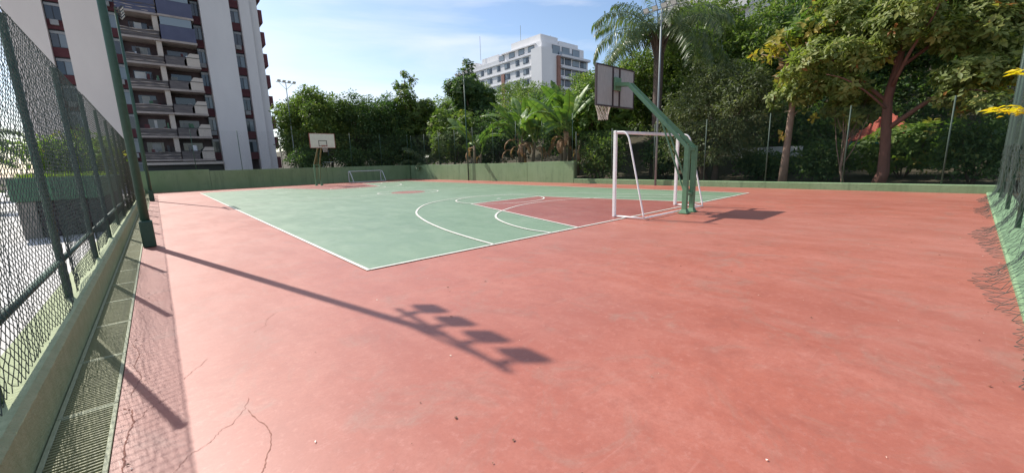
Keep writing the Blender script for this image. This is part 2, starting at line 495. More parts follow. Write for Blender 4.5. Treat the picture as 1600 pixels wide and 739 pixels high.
def crown_leaves(lobes, n, size, spread=0.5, per=14, aspect=0.5, surf=0.55, up=0.5, droop=0.15, seed=0, low_cut=None, sun_var=None):
    """clumps of leaves spread through a union of ellipsoid lobes"""
    g = np.random.default_rng(seed)
    vol = np.array([r[0] * r[1] * r[2] for _, r in lobes]) ** 0.72
    nc = max(1, n // per)
    li = g.choice(len(lobes), nc, p=vol / vol.sum())
    c = np.array([lobes[i][0] for i in li], float)
    r = np.array([lobes[i][1] for i in li], float)
    d = unit(g.normal(size=(nc, 3)))
    rad = np.where(g.random(nc) < surf, 0.82 + 0.22 * g.random(nc), g.random(nc) ** 0.5 * 0.85)
    # lumpy outline
    lump = 1 + 0.16 * np.sin(d[:, 0] * 5.1 + seed) * np.cos(d[:, 1] * 4.3 + seed * 2) + 0.12 * np.sin(d[:, 2] * 7 + seed * 3)
    cc = c + d * r * (rad * lump)[:, None]
    spread = spread * g.uniform(0.6, 1.15, nc)[np.repeat(np.arange(nc), per)][:, None]
    out = unit(cc - c)
    tone = np.clip(g.normal(0.45, 0.16, nc), 0, 1)
    idx = np.repeat(np.arange(nc), per)
    k = len(idx)
    shell = unit(g.normal(size=(k, 3)) + np.array([0, 0, 0.25]))
    off = shell * spread * 1.75 * (0.55 + 0.5 * g.random(k))[:, None] * np.array([1, 1, 0.68])
    P = cc[idx] + off
    D = unit(shell * 0.75 + out[idx] * 0.3 + g.normal(size=(k, 3)) * 0.6 + np.array([0, 0, -droop - 0.15]))
    N = unit(np.array([0, 0, up]) + shell * 0.8 + out[idx] * 0.25 + g.normal(size=(k, 3)) * 0.33)
    if low_cut is not None:
        keep = P[:, 2] > low_cut
        P, D, N, idx = P[keep], D[keep], N[keep], idx[keep]
        k = len(P)
    Ln = size * np.clip(g.lognormal(-0.12, 0.38, k), 0.4, 1.9)
    V, F = leaf_arrays(P, D, N, Ln, Ln * aspect * g.uniform(0.8, 1.25, k))
    var = np.clip(tone[idx] + g.normal(0, 0.2, k), 0, 1)
    return V, F, np.repeat(var, 2)


def rosette_leaves(lobes, n_ros, size, per=9, aspect=0.42, seed=0, surf=0.7, up=0.6, yellow=0.04):
    """rosettes: long leaves radiating from twig tips"""
    g = np.random.default_rng(seed)
    vol = np.array([r[0] * r[1] * r[2] for _, r in lobes]) ** 0.7
    li = g.choice(len(lobes), n_ros, p=vol / vol.sum())
    c = np.array([lobes[i][0] for i in li], float); r = np.array([lobes[i][1] for i in li], float)
    d = unit(g.normal(size=(n_ros, 3)))
    rad = np.where(g.random(n_ros) < surf, 0.8 + 0.25 * g.random(n_ros), g.random(n_ros) ** 0.5 * 0.85)
    cc = c + d * r * rad[:, None]
    axis = unit(unit(cc - c) * 0.8 + np.array([0, 0, up]) + g.normal(size=(n_ros, 3)) * 0.35)
    a1 = unit(np.cross(axis, g.normal(size=(n_ros, 3)))); a2 = np.cross(axis, a1)
    idx = np.repeat(np.arange(n_ros), per); k = len(idx)
    th = np.tile(np.arange(per) * 2 * math.pi / per, n_ros) + g.normal(0, 0.25, k)
    lift = g.uniform(-0.15, 0.6, k)[:, None]
    D = unit(a1[idx] * np.cos(th)[:, None] + a2[idx] * np.sin(th)[:, None] + axis[idx] * lift + np.array([0, 0, -0.12]))
    N = unit(axis[idx] + g.normal(size=(k, 3)) * 0.15)
    Ln = size * np.clip(g.lognormal(-0.05, 0.3, k), 0.45, 1.6)
    P = cc[idx] + D * 0.03 + g.normal(size=(k, 3)) * 0.03
    V, F = leaf_arrays(P, D, N, Ln, Ln * aspect, 0.12)
    tone = np.clip(g.normal(0.45, 0.17, n_ros), 0, 0.93)
    tone[g.random(n_ros) < yellow] = 0.985
    var = np.clip(tone[idx] + g.normal(0, 0.12, k), 0, 1)
    return V, F, np.repeat(var, 2)


def trunk_path(base, top, bend=0.2, seed=0, n=7):
    g = random.Random(seed)
    b, t = Vector(base), Vector(top)
    out = []
    ox, oy = g.uniform(-1, 1), g.uniform(-1, 1)
    for i in range(n):
        f = i / (n - 1)
        p = b.lerp(t, f)
        k = math.sin(f * math.pi) * bend
        out.append(p + Vector((ox * k + g.uniform(-1, 1) * bend * 0.15, oy * k + g.uniform(-1, 1) * bend * 0.15, 0)) * (1 if 0 < i < n - 1 else 0))
    return out


def tree(name, label, cat, loc, height, lobes, leafs, leafmat, bark='bark', r0=0.16, group=None, trunk_top=None, seed=0, stems=1, limb_r=0.35):
    """lobes in local coordinates; leafs = (V,F,var)"""
    root = empty(name, loc, 0, label, cat, group)
    tb = MB()
    tt = trunk_top or height * 0.62
    g = random.Random(seed)
    for s in range(stems):
        a = g.uniform(0, 6.28)
        q = 0.0 if stems == 1 else 0.28
        path = trunk_path((math.cos(a) * q, math.sin(a) * q, -0.1), (math.cos(a) * q * 3, math.sin(a) * q * 3, tt), 0.18 + 0.02 * height, seed + s)
        nn = len(path)
        tb.tube(path, [r0 * (1.25 if i == 0 else 1.0) * (1 - 0.6 * i / (nn - 1)) for i in range(nn)], 8)
        if s == 0:
            for li, (c, r) in enumerate(lobes):
                i0 = min(nn - 2, 2 + li % (nn - 3))
                p0 = path[i0]
                c = Vector(c)
                mid = p0.lerp(c, 0.5) + Vector((0, 0, -0.12 * (c - p0).length))
                rr = r0 * limb_r * (1 - 0.35 * i0 / nn)
                tb.tube([p0, mid, c, c + (c - mid) * 0.12], [rr * 1.3, rr, rr * 0.6, rr * 0.25], 6)
    tb.build('trunk', bark, root, smooth=True)
    V, F, var = leafs
    np_mesh('crown', V, F, leafmat, root, var)
    return root


def strip(pts, w, z, closed=False):
    """flat ribbon along a polyline on the floor"""
    P = [Vector((p[0], p[1], 0)) for p in pts]
    n = len(P)
    vs, fs = [], []
    for i in range(n):
        if closed:
            d = (P[(i + 1) % n] - P[i - 1]).normalized()
        else:
            d = (P[min(i + 1, n - 1)] - P[max(i - 1, 0)]).normalized()
        s = Vector((-d.y, d.x, 0))
        ww = w[i] if isinstance(w, list) else w
        vs.append((P[i] + s * ww / 2) + Vector((0, 0, z))); vs.append((P[i] - s * ww / 2) + Vector((0, 0, z)))
    m = n if closed else n - 1
    for i in range(m):
        j = (i + 1) % n
        fs.append((2 * i, 2 * i + 1, 2 * j + 1, 2 * j))
    return vs, fs


def spline(pts, sub=8):
    """Catmull-Rom"""
    P = [Vector((p[0], p[1], p[2] if len(p) > 2 else 0)) for p in pts]
    P = [P[0] * 2 - P[1]] + P + [P[-1] * 2 - P[-2]]
    out = []
    for i in range(1, len(P) - 2):
        for k in range(sub):
            t = k / sub
            a, b_, c, d = P[i - 1], P[i], P[i + 1], P[i + 2]
            out.append(0.5 * ((2 * b_) + (c - a) * t + (2 * a - 5 * b_ + 4 * c - d) * t * t + (3 * b_ - a - 3 * c + d) * t ** 3))
    out.append(P[-2])
    return out


# ================================================================== THE SETTING
# ground: one sheet to the horizon, rising into a wooded hill on the +X side
def hill_z(x, y):
    t = np.clip((x - 21.5) / 50.0, 0, 1)
    s = t * t * (3 - 2 * t) * 13.0
    return s + 0.0


gx = np.concatenate([[-900, -400, -150, -60], np.arange(-30, 20, 10.0), [19.75, 20.4], np.arange(22, 110, 4.0), [150, 300, 900]])
gy = np.concatenate([[-900, -300, -100], np.arange(-60, 160, 8.0), [250, 500, 900]])
GX, GY = np.meshgrid(gx, gy, indexing='ij')
GZ = hill_z(GX, GY) - 0.06 + np.where(GX > 24, 0.25 * np.sin(GX * 0.7) * np.cos(GY * 0.5), 0)
GZ = np.where((GX < 19.8), -0.06, GZ)
V = np.stack([GX, GY, GZ], -1).reshape(-1, 3)
nx, ny = len(gx), len(gy)
ii = (np.arange(nx - 1)[:, None] * ny + np.arange(ny - 1)[None, :]).ravel()
F = np.stack([ii, ii + ny, ii + ny + 1, ii + 1], 1)
tag(np_mesh('ground', V, F, 'soil', smooth=True), 'dark leafy soil around the court and up the slope', 'ground', kind='structure')

tag(MB().box((-70, -40, -0.3), (-0.96, 66, -0.012)).build('plaza_pavement', 'plaza'), 'pale concrete plaza beyond the left fence', 'pavement', kind='structure')

X0, X1, Y0, Y1, YM = 2.06, 16.85, 5.45, 33.3, 19.4      # green playing area
floor = MB()
floor.add([(-0.38, -0.5, 0), (19.6, -0.5, 0), (19.6, 37.8, 0), (-0.38, 37.8, 0), (-0.38, -0.5, -0.2), (19.6, -0.5, -0.2), (19.6, 37.8, -0.2), (-0.38, 37.8, -0.2)],
          [(0, 1, 2, 3), (4, 7, 6, 5), (0, 4, 5, 1), (1, 5, 6, 2), (2, 6, 7, 3), (3, 7, 4, 0)])
court = floor.build('court_floor', 'red')
tag(court, 'worn red painted concrete floor around the green court', 'court floor', kind='structure')


def sheet(name, pts, z, material):
    return MB().add([(p[0], p[1], z) for p in pts], [tuple(range(len(pts)))]).build(name, material, court)


def flip(p):
    return (p[0], 2 * YM - p[1])


sheet('green_playing_area', [(X0, Y0), (X1, Y0), (X1, Y1), (X0, Y1)], 0.004, 'green')
key = [(6.67, Y0), (12.86, Y0), (11.7, 11.6), (8.28, 11.6)]
sheet('key_area', key, 0.008, 'red_key')
sheet('key_area', [flip(p) for p in key][::-1], 0.008, 'red_key')
sheet('centre_disc', [(9.95 + 0.88 * math.cos(a), 19.6 + 0.88 * math.sin(a)) for a in np.linspace(0, 2 * math.pi, 40, endpoint=False)], 0.008, 'red_key')


def line(pts, w=0.055, z=0.012, closed=False, name='painted_line'):
    v, f = strip(pts, w, z, closed)
    return MB().add(v, f).build(name, 'line', court)


def subdivide(a, b, n=12):
    return [(a[0] + (b[0] - a[0]) * i / n, a[1] + (b[1] - a[1]) * i / n) for i in range(n + 1)]


line([(X0, Y0 - 0.02), (X0, Y1)]); line([(X1, Y0 - 0.02), (X1, Y1)])
line([(X0 + 0.03, Y0), (X1 - 0.03, Y0)], z=0.0135); line([(X0 + 0.03, Y1), (X1 - 0.03, Y1)], z=0.0135)
line([(X0 + 0.03, YM), (X1 - 0.03, YM)], 0.045)
circ = lambda cx, cy, r, n=56: [(cx + r * math.cos(t), cy + r * math.sin(t)) for t in np.linspace(0, 2 * math.pi, n, endpoint=False)]
line(circ(9.95, 19.6, 1.55), closed=True, z=0.0135)
arc3 = [(4.33, Y0), (4.45, 6.45), (4.68, 7.76), (5.15, 9.45), (5.85, 11.1), (7.05, 12.75), (8.34, 13.68), (9.6, 14.0), (10.6, 13.95), (11.6, 13.45), (12.55, 12.6), (13.5, 11.2), (14.15, 9.5), (14.55, 7.6), (14.8, Y0)]
goalarc = [(5.82, Y0), (5.82, 6.15), (6.05, 7.05), (6.45, 7.93), (6.98, 8.6), (7.65, 9.12), (8.9, 9.72), (10.0, 9.9), (11.1, 9.72), (12.2, 9.2), (12.95, 8.6), (13.5, 7.8), (13.85, 6.9), (14.0, 6.1), (14.0, Y0)]
for fl in (lambda p: p, flip):
    line([tuple(p[:2]) for p in spline([fl(p) for p in arc3], 6)], 0.055, 0.016)
    line([tuple(p[:2]) for p in spline([fl(p) for p in goalarc], 6)], 0.055, 0.018)
    line([fl(p) for p in subdivide(key[0], key[3])], 0.055, 0.0145)
    line([fl(p) for p in subdivide(key[1], key[2])], 0.055, 0.0145)
    line([fl(p) for p in subdivide(key[3], key[2])], 0.055, 0.0155)
    line([fl(p) for p in circ(10.0, 12.05, 1.72)], 0.055, 0.0195, closed=True)
    sp = fl((10.05, 12.2))
    MB().add([(sp[0] + 0.09 * math.cos(t), sp[1] + 0.09 * math.sin(t), 0.021) for t in np.linspace(0, 6.28, 14, endpoint=False)], [tuple(range(14))]).build('penalty_spot', 'line', court)

# cracks in the red floor
cracks = [
    [(0.249, 2.913), (0.209, 2.788), (0.138, 2.67), (0.068, 2.64), (0.025, 2.567), (-0.012, 2.538), (-0.072, 2.513), (-0.106, 2.468), (-0.136, 2.413), (-0.2, 2.3)],
    [(0.217, 2.767), (0.241, 2.623), (0.274, 2.491), (0.276, 2.394), (0.252, 2.286), (0.21, 2.167), (0.182, 2.104), (0.19, 1.95)],
    [(-0.36, 3.339), (-0.321, 3.279), (-0.303, 3.12), (-0.32, 2.989), (-0.329, 2.883), (-0.33, 2.719), (-0.332, 2.585), (-0.30, 2.3)],
    [(-0.16, 3.279), (-0.204, 3.246), (-0.246, 3.206), (-0.268, 3.139), (-0.307, 3.098)],
    [(0.105, 3.787), (0.049, 3.689), (-0.016, 3.59), (-0.054, 3.512)],
    [(-0.35, 4.6), (-0.30, 4.3), (-0.33, 4.05), (-0.28, 3.8), (-0.33, 3.5)],
    [(0.75, 4.55), (0.62, 4.4), (0.58, 4.22), (0.45, 4.1)],
]
cw = [0.003, 0.006, 0.008, 0.0035, 0.003, 0.005, 0.003]
for c, w in zip(cracks, cw):
    g = random.Random(len(c) * 7 + int(w * 1e4))
    fine = []
    for i in range(len(c) - 1):
        for k in range(6):
            t = k / 6
            fine.append((c[i][0] + (c[i + 1][0] - c[i][0]) * t + g.uniform(-1, 1) * 0.006, c[i][1] + (c[i + 1][1] - c[i][1]) * t + g.uniform(-1, 1) * 0.008))
    fine.append(c[-1])
    ws = [w * g.uniform(0.25, 1.3) for _ in fine]
    ws[0] = ws[-1] = 0.001
    v, f = strip(fine, ws, 0.002)
    MB().add(v, f).build('crack', 'crack', court)

# ================================================================== DRAIN
drain = empty('drain_channel', (-0.52, 0, 0), 0, 'long drain of slotted green metal grates along the left curb', 'drain')
box_obj('channel_bed', (-0.138, -0.5, -0.30), (0.138, 37.8, -0.12), 'pit', drain)
PL = 0.962
pan_edge = MB()
for sx in (-1, 1):
    xo = sx * 0.124
    pan_edge.box((xo - 0.011, 0.004, -0.045), (xo + 0.011, PL - 0.004, 0.006), 0.002)
pan_edge.box((-0.113, 0.004, -0.04), (0.113, 0.020, 0.004))
pan_edge.box((-0.113, PL - 0.020, -0.04), (0.113, PL - 0.004, 0.004))
edge_me = None
bar = MB().box((-0.113, -0.0065, -0.032), (0.113, 0.0065, 0.0015), 0.002)
bar_me = None
NB = 30
many = MB()
for k in range(NB):
    y = 0.038 + k * (PL - 0.076) / (NB - 1)
    many.box((-0.113, y - 0.0065, -0.032), (0.113, y + 0.0065, 0.0015))
many_me = None
y = 3.45 - PL * 4
pi = 0
while y < 37.6:
    if edge_me is None:
        p = pan_edge.build('grate_panel', 'grate_edge', drain); edge_me = p.data
    else:
        p = link('grate_panel', edge_me, drain)
    p.location = (0, y, 0)
    if 1.0 < y < 9.0:
        for k in range(NB):
            yy = 0.038 + k * (PL - 0.076) / (NB - 1)
            if bar_me is None:
                q = bar.build('bar', 'grate', p); bar_me = q.data
            else:
                q = link('bar', bar_me, p)
            q.location = (0, yy, 0)
    else:
        if many_me is None:
            q = many.build('bars', 'grate', p); many_me = q.data
        else:
            q = link('bars', many_me, p)
        q['kind'] = 'stuff'
    y += PL
    pi += 1

# ================================================================== WALLS AND CURBS
def wall(name, a, b, material, label, cat='wall', bev=0.015, cope=None):
    o = MB().box(a, b, bev).build(name, material)
    return tag(o, label, cat)


wall('curb_wall', (-0.955, -2.0, -0.2), (-0.662, 37.8, 0.29), 'curb_green', 'low green curb beside the drain carrying the left fence', 'curb', 0.03)
back = empty('rear_wall', (9.3, 37.98, 0), 0, 'green rear wall behind the far hoop and low goal', 'wall')
segs = [(-10.25, -6.2, 1.53), (-6.2, 2.2, 1.43), (2.2, 10.3, 1.40)]
for i, (a, b_, hh) in enumerate(segs):
    box_obj('wall_section', (a + 0.004, -0.17, -0.2), (b_ - 0.004, 0.17, hh), 'wall_green', back, 0.012)
side = empty('side_wall', (19.78, 27, 0), 0, 'tall sunlit green wall below the banana plants', 'wall')
yy = -10.64
for hh, ln in ((1.36, 4.2), (1.33, 4.2), (1.35, 4.2), (1.33, 4.2), (1.36, 4.62)):
    box_obj('wall_section', (-0.17, yy + 0.004, -0.2), (0.17, yy + ln - 0.004, hh), 'wall_green', side, 0.012)
    yy += ln
wall('curb_wall', (19.61, -0.75, -0.2), (19.9, 16.35, 0.27), 'wall_green', 'low green curb behind the goal below the right trees', 'curb', 0.02)
wall('curb_strip', (2.0, -0.95, -0.2), (19.6, -0.455, 0.06), 'strip_green', 'pale green concrete strip under the loose right fence', 'curb', 0.02)


# ================================================================== CHAIN LINK
def diag_net(w, h, dx, dz, r):
    """two families of slanted straight wires clipped to a w x h sheet (local x, z)"""
    mb = MB()
    sl = dz / dx
    L = []
    n = int(math.ceil((w + h / sl) / dx)) + 1
    for fam in (1, -1):
        for i in range(-int(h / sl / dx) - 1, int(w / dx) + int(h / sl / dx) + 2):
            x0 = i * dx
            # point (x0,0) direction (fam*1, sl)
            t0, t1 = 0.0, h / sl
            xs, xe = x0, x0 + fam * t1
            lo, hi = t0, t1
            if fam == 1:
                lo = max(lo, -x0); hi = min(hi, w - x0)
            else:
                lo = max(lo, x0 - w); hi = min(hi, x0)
            if hi - lo > dx * 0.3:
                mb.tube([(x0 + fam * lo, 0.003 * fam, lo * sl), (x0 + fam * hi, 0.003 * fam, hi * sl)], r, 3, cap=False)
    return mb


def woven_net(us, ss, S, r, seed=0, jit=0.006):
    """zig-zag wires woven over a surface S(u, s); us: number of diamonds along, ss: up"""
    g = np.random.default_rng(seed)
    nu, ns = us * 2 + 1, ss * 2 + 1
    U, T = np.meshgrid(np.arange(nu), np.arange(ns), indexing='ij')
    P = S(U / (nu - 1), T / (ns - 1)) + g.normal(size=(nu, ns, 3)) * jit
    a, b_ = [], []
    for i in range(nu - 1):
        for j in range(ns - 1):
            if (i + j) % 2 == 0:
                a.append(P[i, j]); b_.append(P[i + 1, j + 1])
            else:
                a.append(P[i + 1, j]); b_.append(P[i, j + 1])
    A, B = np.array(a), np.array(b_)
    D = unit(B - A)
    ref = np.where(np.abs(D[:, 2:3]) < 0.9, np.array([[0, 0, 1.0]]), np.array([[1.0, 0, 0]]))
    u = unit(np.cross(D, ref)); w = np.cross(D, u)
    ring = []
    for k in range(3):
        t = 2 * math.pi * k / 3
        ring.append((u * math.cos(t) + w * math.sin(t)) * r)
    V = np.stack([A + ring[0], A + ring[1], A + ring[2], B + ring[0], B + ring[1], B + ring[2]], 1).reshape(-1, 3)
    i = np.arange(len(A))[:, None] * 6
    F = np.concatenate([i + [0, 1, 4, 3], i + [1, 2, 5, 4], i + [2, 0, 3, 5]], 1).reshape(-1, 4)
    return V, F


# left fence
FX = -0.785
lf = empty('chain_link_fence', (FX, 0, 0.29), 0, 'green chain link fence with mid rail along the left curb', 'fence')
post_me = None
PY = [0.8 + 2.4 * i for i in range(16)]
FH = 2.52
for yv in PY:
    if post_me is None:
        p = MB().tube([(0, 0, -0.02), (0, 0, FH)], 0.029, 10).build('post', 'steel_green', lf, smooth=True); post_me = p.data
    else:
        p = link('post', post_me, lf)
    p.location = (0, yv, 0)
rail_me = None
for i in range(len(PY) - 1):
    if rail_me is None:
        p = MB().tube([(0, 0.03, 0), (0, 2.37, 0)], 0.027, 10).build('rail', 'steel_green', lf, smooth=True); rail_me = p.data
    else:
        p = link('rail', rail_me, lf)
    p.location = (0, PY[i], 0.36)
    q = link('top_wire', bpy.data.meshes.get('top_wire_m') or (lambda mb: (mb.build('top_wire_m', 'wire_green').data))(MB().tube([(0, 0, 0), (0, 2.4, 0)], 0.004, 5)), lf)
    q.location = (0.03, PY[i], FH + 0.005)
for o in [o for o in bpy.data.objects if o.name == 'top_wire_m']:
    bpy.data.objects.remove(o)
far_net = None
for i in range(len(PY) - 1):
    if PY[i] < 9.5:
        sd = i
        def S(u, t, i=i):
            bul = 0.035 * np.sin(math.pi * u) * np.sin(t * 9 + i * 1.7) * (1 - t) + 0.02 * np.sin(u * 9 + i) * (1 - t) ** 2
            sagz = -0.015 * np.sin(math.pi * u) * t
            edge = np.where(t == 0, 0.012 * np.sin(u * 40 + i), 0)
            return np.stack([0.04 + bul, 2.4 * u, 0.03 + (FH - 0.03) * t + sagz + edge], -1)
        V, F = woven_net(32, 34, S, 0.0025, 20 + i, 0.0022)
        p = np_mesh('chain_link_panel', V, F, 'wire_green', lf)
        p.location = (0, PY[i], 0)
    else:
        if far_net is None:
            p = diag_net(2.4, FH, 0.09, 0.09, 0.0016).build('chain_link_panel', 'wire_green', lf); far_net = p.data
        else:
            p = link('chain_link_panel', far_net, lf)
        p.location = (0.04, PY[i], 0.02)
        p.rotation_euler = (0, 0, math.pi / 2)


def straight_fence(loc, rz, n, span, h, label, post_r=0.03, rails=True, material='wire_green', postmat='steel_green', dx=0.085):
    fr = empty('chain_link_fence', loc, rz, label, 'fence')
    pm = MB().tube([(0, 0, -0.02), (0, 0, h)], post_r, 8).build('post', postmat, fr, smooth=True)
    nm = diag_net(span, h - 0.04, dx, dx, 0.0014).build('chain_link_panel', material, fr)
    nm.location = (0, -0.02, 0.02)
    rm = MB().tube([(0.02, 0, h - 0.03), (span - 0.02, 0, h - 0.03)], 0.018, 6).build('rail', postmat, fr, smooth=True) if rails else None
    for i in range(1, n + 1):
        p = link('post', pm.data, fr); p.location = (i * span, 0, 0)
        if i < n:
            q = link('chain_link_panel', nm.data, fr); q.location = (i * span, -0.02, 0.02)
            if rails:
                q = link('rail', rm.data, fr); q.location = (i * span, 0, 0)
    return fr


# fence on the right curb, its posts 2.62 m apart; local x runs along +Y
straight_fence((19.76, -2.06 + 0.0, 0.27), math.pi / 2, 7, 2.62, 2.85, 'tall green chain link fence on the right curb below the trees', 0.024, False, 'wire_pale', 'post_grey')
straight_fence((19.8, 16.6, 1.36), math.pi / 2, 8, 2.63, 2.9, 'thin wire fence on top of the tall wall before the banana plants', 0.022, False, 'wire_green', 'steel_green', 0.10)
straight_fence((-0.5, 38.0, 1.41), 0, 7, 2.87, 3.0, 'thin wire fence on top of the rear wall', 0.024, False, 'wire_green', 'steel_green', 0.10)

# loose fence at the right edge: hangs slack, its hem curls out over the floor
nf = empty('chain_link_fence', (0, -0.68, 0.06), 0, 'slack chain link fence at the right edge with hem curling over the red floor', 'fence')
for xv in (4.6, 7.85, 11.1, 14.35, 17.6, 19.45):
    hh = 5.2
    p = MB().tube([(xv, 0, -0.02), (xv, 0, hh)], 0.036, 10).build('post', 'steel_green', nf, smooth=True)
hem_x = np.array([2.0, 4.4, 5.2, 6.0, 6.9, 7.4, 8.0, 8.6, 9.6, 10.6, 11.6, 12.6, 13.6, 14.6, 15.6, 17, 18.4, 19.45])
hem_y = np.array([0.10, 0.22, 0.30, 0.42, 0.42, 0.28, 0.20, 0.42, 0.40, 0.44, 0.22, 0.20, 0.36, 0.44, 0.26, 0.34, 0.22, 0.10])


def S_loose(u, t):
    x = 2.0 + 17.45 * u
    hy = np.interp(x, hem_x, hem_y) + 0.03 * np.sin(x * 7)
    # t=0 hem on the floor, t=1 at 1.3 m up
    s = t * 1.55
    k = np.clip(s / 0.55, 0, 1)
    yv = hy * (1 - k) ** 1.6 + 0.05 + 0.05 * np.sin(x * 1.9 + 1) * np.clip(1.2 - t, 0, 1)
    zv = np.where(s < 0.2, -0.045 + 0.03 * s / 0.2 + 0.05 * np.clip(0.2 - hy, 0, 1), 0) + np.clip(s - 0.12, 0, 9) ** 1.0 * np.clip(s / 0.45, 0.25, 1)
    return np.stack([x, yv, zv], -1)


V, F = woven_net(118, 11, S_loose, 0.0026, 3, 0.012)
p = np_mesh('slack_hem', V, F, 'wire_green', nf)
top0 = 1.43
for i in range(6):
    x0 = 2.0 + 2.908 * i
    if i == 0:
        pn = diag_net(2.908, 5.15 - top0, 0.15, 0.15, 0.0011).build('chain_link_panel', 'wire_green', nf)
    else:
        pn = link('chain_link_panel', bpy.data.objects['chain_link_panel_near'].data if 'chain_link_panel_near' in bpy.data.objects else pn.data, nf)
    pn.location = (x0, 0.05, top0)

# ================================================================== LIGHT POLES
def light_pole(loc, rz, h, label, dark=True, plinth=True, n_lamps=4):
    """local +x faces the court, arm along local y"""
    r = empty('light_pole', loc, rz, label, 'light pole', 'floodlight poles around the court')
    pm = 'steel_green' if dark else 'galv'
    MB().tube([(0, 0, 0), (0, 0, h * 0.5), (0, 0, h)], [0.075, 0.065, 0.05] if plinth else [0.058, 0.048, 0.04], 12).build('pole', pm, r, smooth=True)
    if plinth:
        MB().box((-0.1, -0.13, 0), (0.1, 0.13, 0.52), 0.02).build('plinth', 'steel_green', r)
    MB().box((-0.025, -0.88, h - 0.01), (0.025, 0.88, h + 0.035), 0.005).build('cross_arm', pm, r)
    for s in (-1, 1):
        MB().tube([(0, 0, h - 0.62), (0, s * 0.62, h - 0.03)], 0.018, 6).build('brace', pm, r)
    for k in range(n_lamps):
        yv = -0.70 + 1.40 * k / (n_lamps - 1)
        lm = MB()
        # tilted floodlight head: tapered body, local
        c = Vector((0.16, yv, h + 0.12))
        ax = Vector((0.80, 0, -0.60)); up = Vector((0.60, 0, 0.80)); sd = Vector((0, 1, 0))
        f = [c + ax * 0.10 + sd * a * 0.145 + up * b_ * 0.115 for a, b_ in ((-1, -1), (1, -1), (1, 1), (-1, 1))]
        bk = [c + ax * 0.02 + sd * a * 0.115 + up * b_ * 0.09 for a, b_ in ((-1, -1), (1, -1), (1, 1), (-1, 1))]
        lm.add(f + bk, [(0, 1, 2, 3), (7, 6, 5, 4), (0, 4, 5, 1), (1, 5, 6, 2), (2, 6, 7, 3), (3, 7, 4, 0)])
        lm.box((-0.012, yv - 0.02, h + 0.03), (0.1, yv + 0.02, h + 0.10))
        hd = lm.build('lamp', 'lamp_dark', r)
        gl = [c + ax * 0.103 + sd * a * 0.13 + up * b_ * 0.10 for a, b_ in ((-1, -1), (1, -1), (1, 1), (-1, 1))]
        MB().add(gl + [p - ax * 0.006 for p in gl], [(0, 1, 2, 3), (7, 6, 5, 4), (0, 4, 5, 1), (1, 5, 6, 2), (2, 6, 7, 3), (3, 7, 4, 0)]).build('lens', 'lamp_glass', hd)
    return r


light_pole((-0.27, 10.6, 0), 0, 7.9, 'thick dark green floodlight pole nearest on the left by the drain')
light_pole((-0.28, 27.4, 0), 0, 8.8, 'green floodlight pole farther along the left fence')
light_pole((19.46, 10.75, 0), math.pi, 8.45, 'slim grey floodlight pole behind the near goal', False, False)
light_pole((19.46, 27.45, 0), math.pi, 8.3, 'slim dark floodlight pole before the tall green wall', True, False)
light_pole((10.55, 44.0, 0), -1.35, 9.4, 'pale floodlight mast standing beyond the rear wall', False, False)


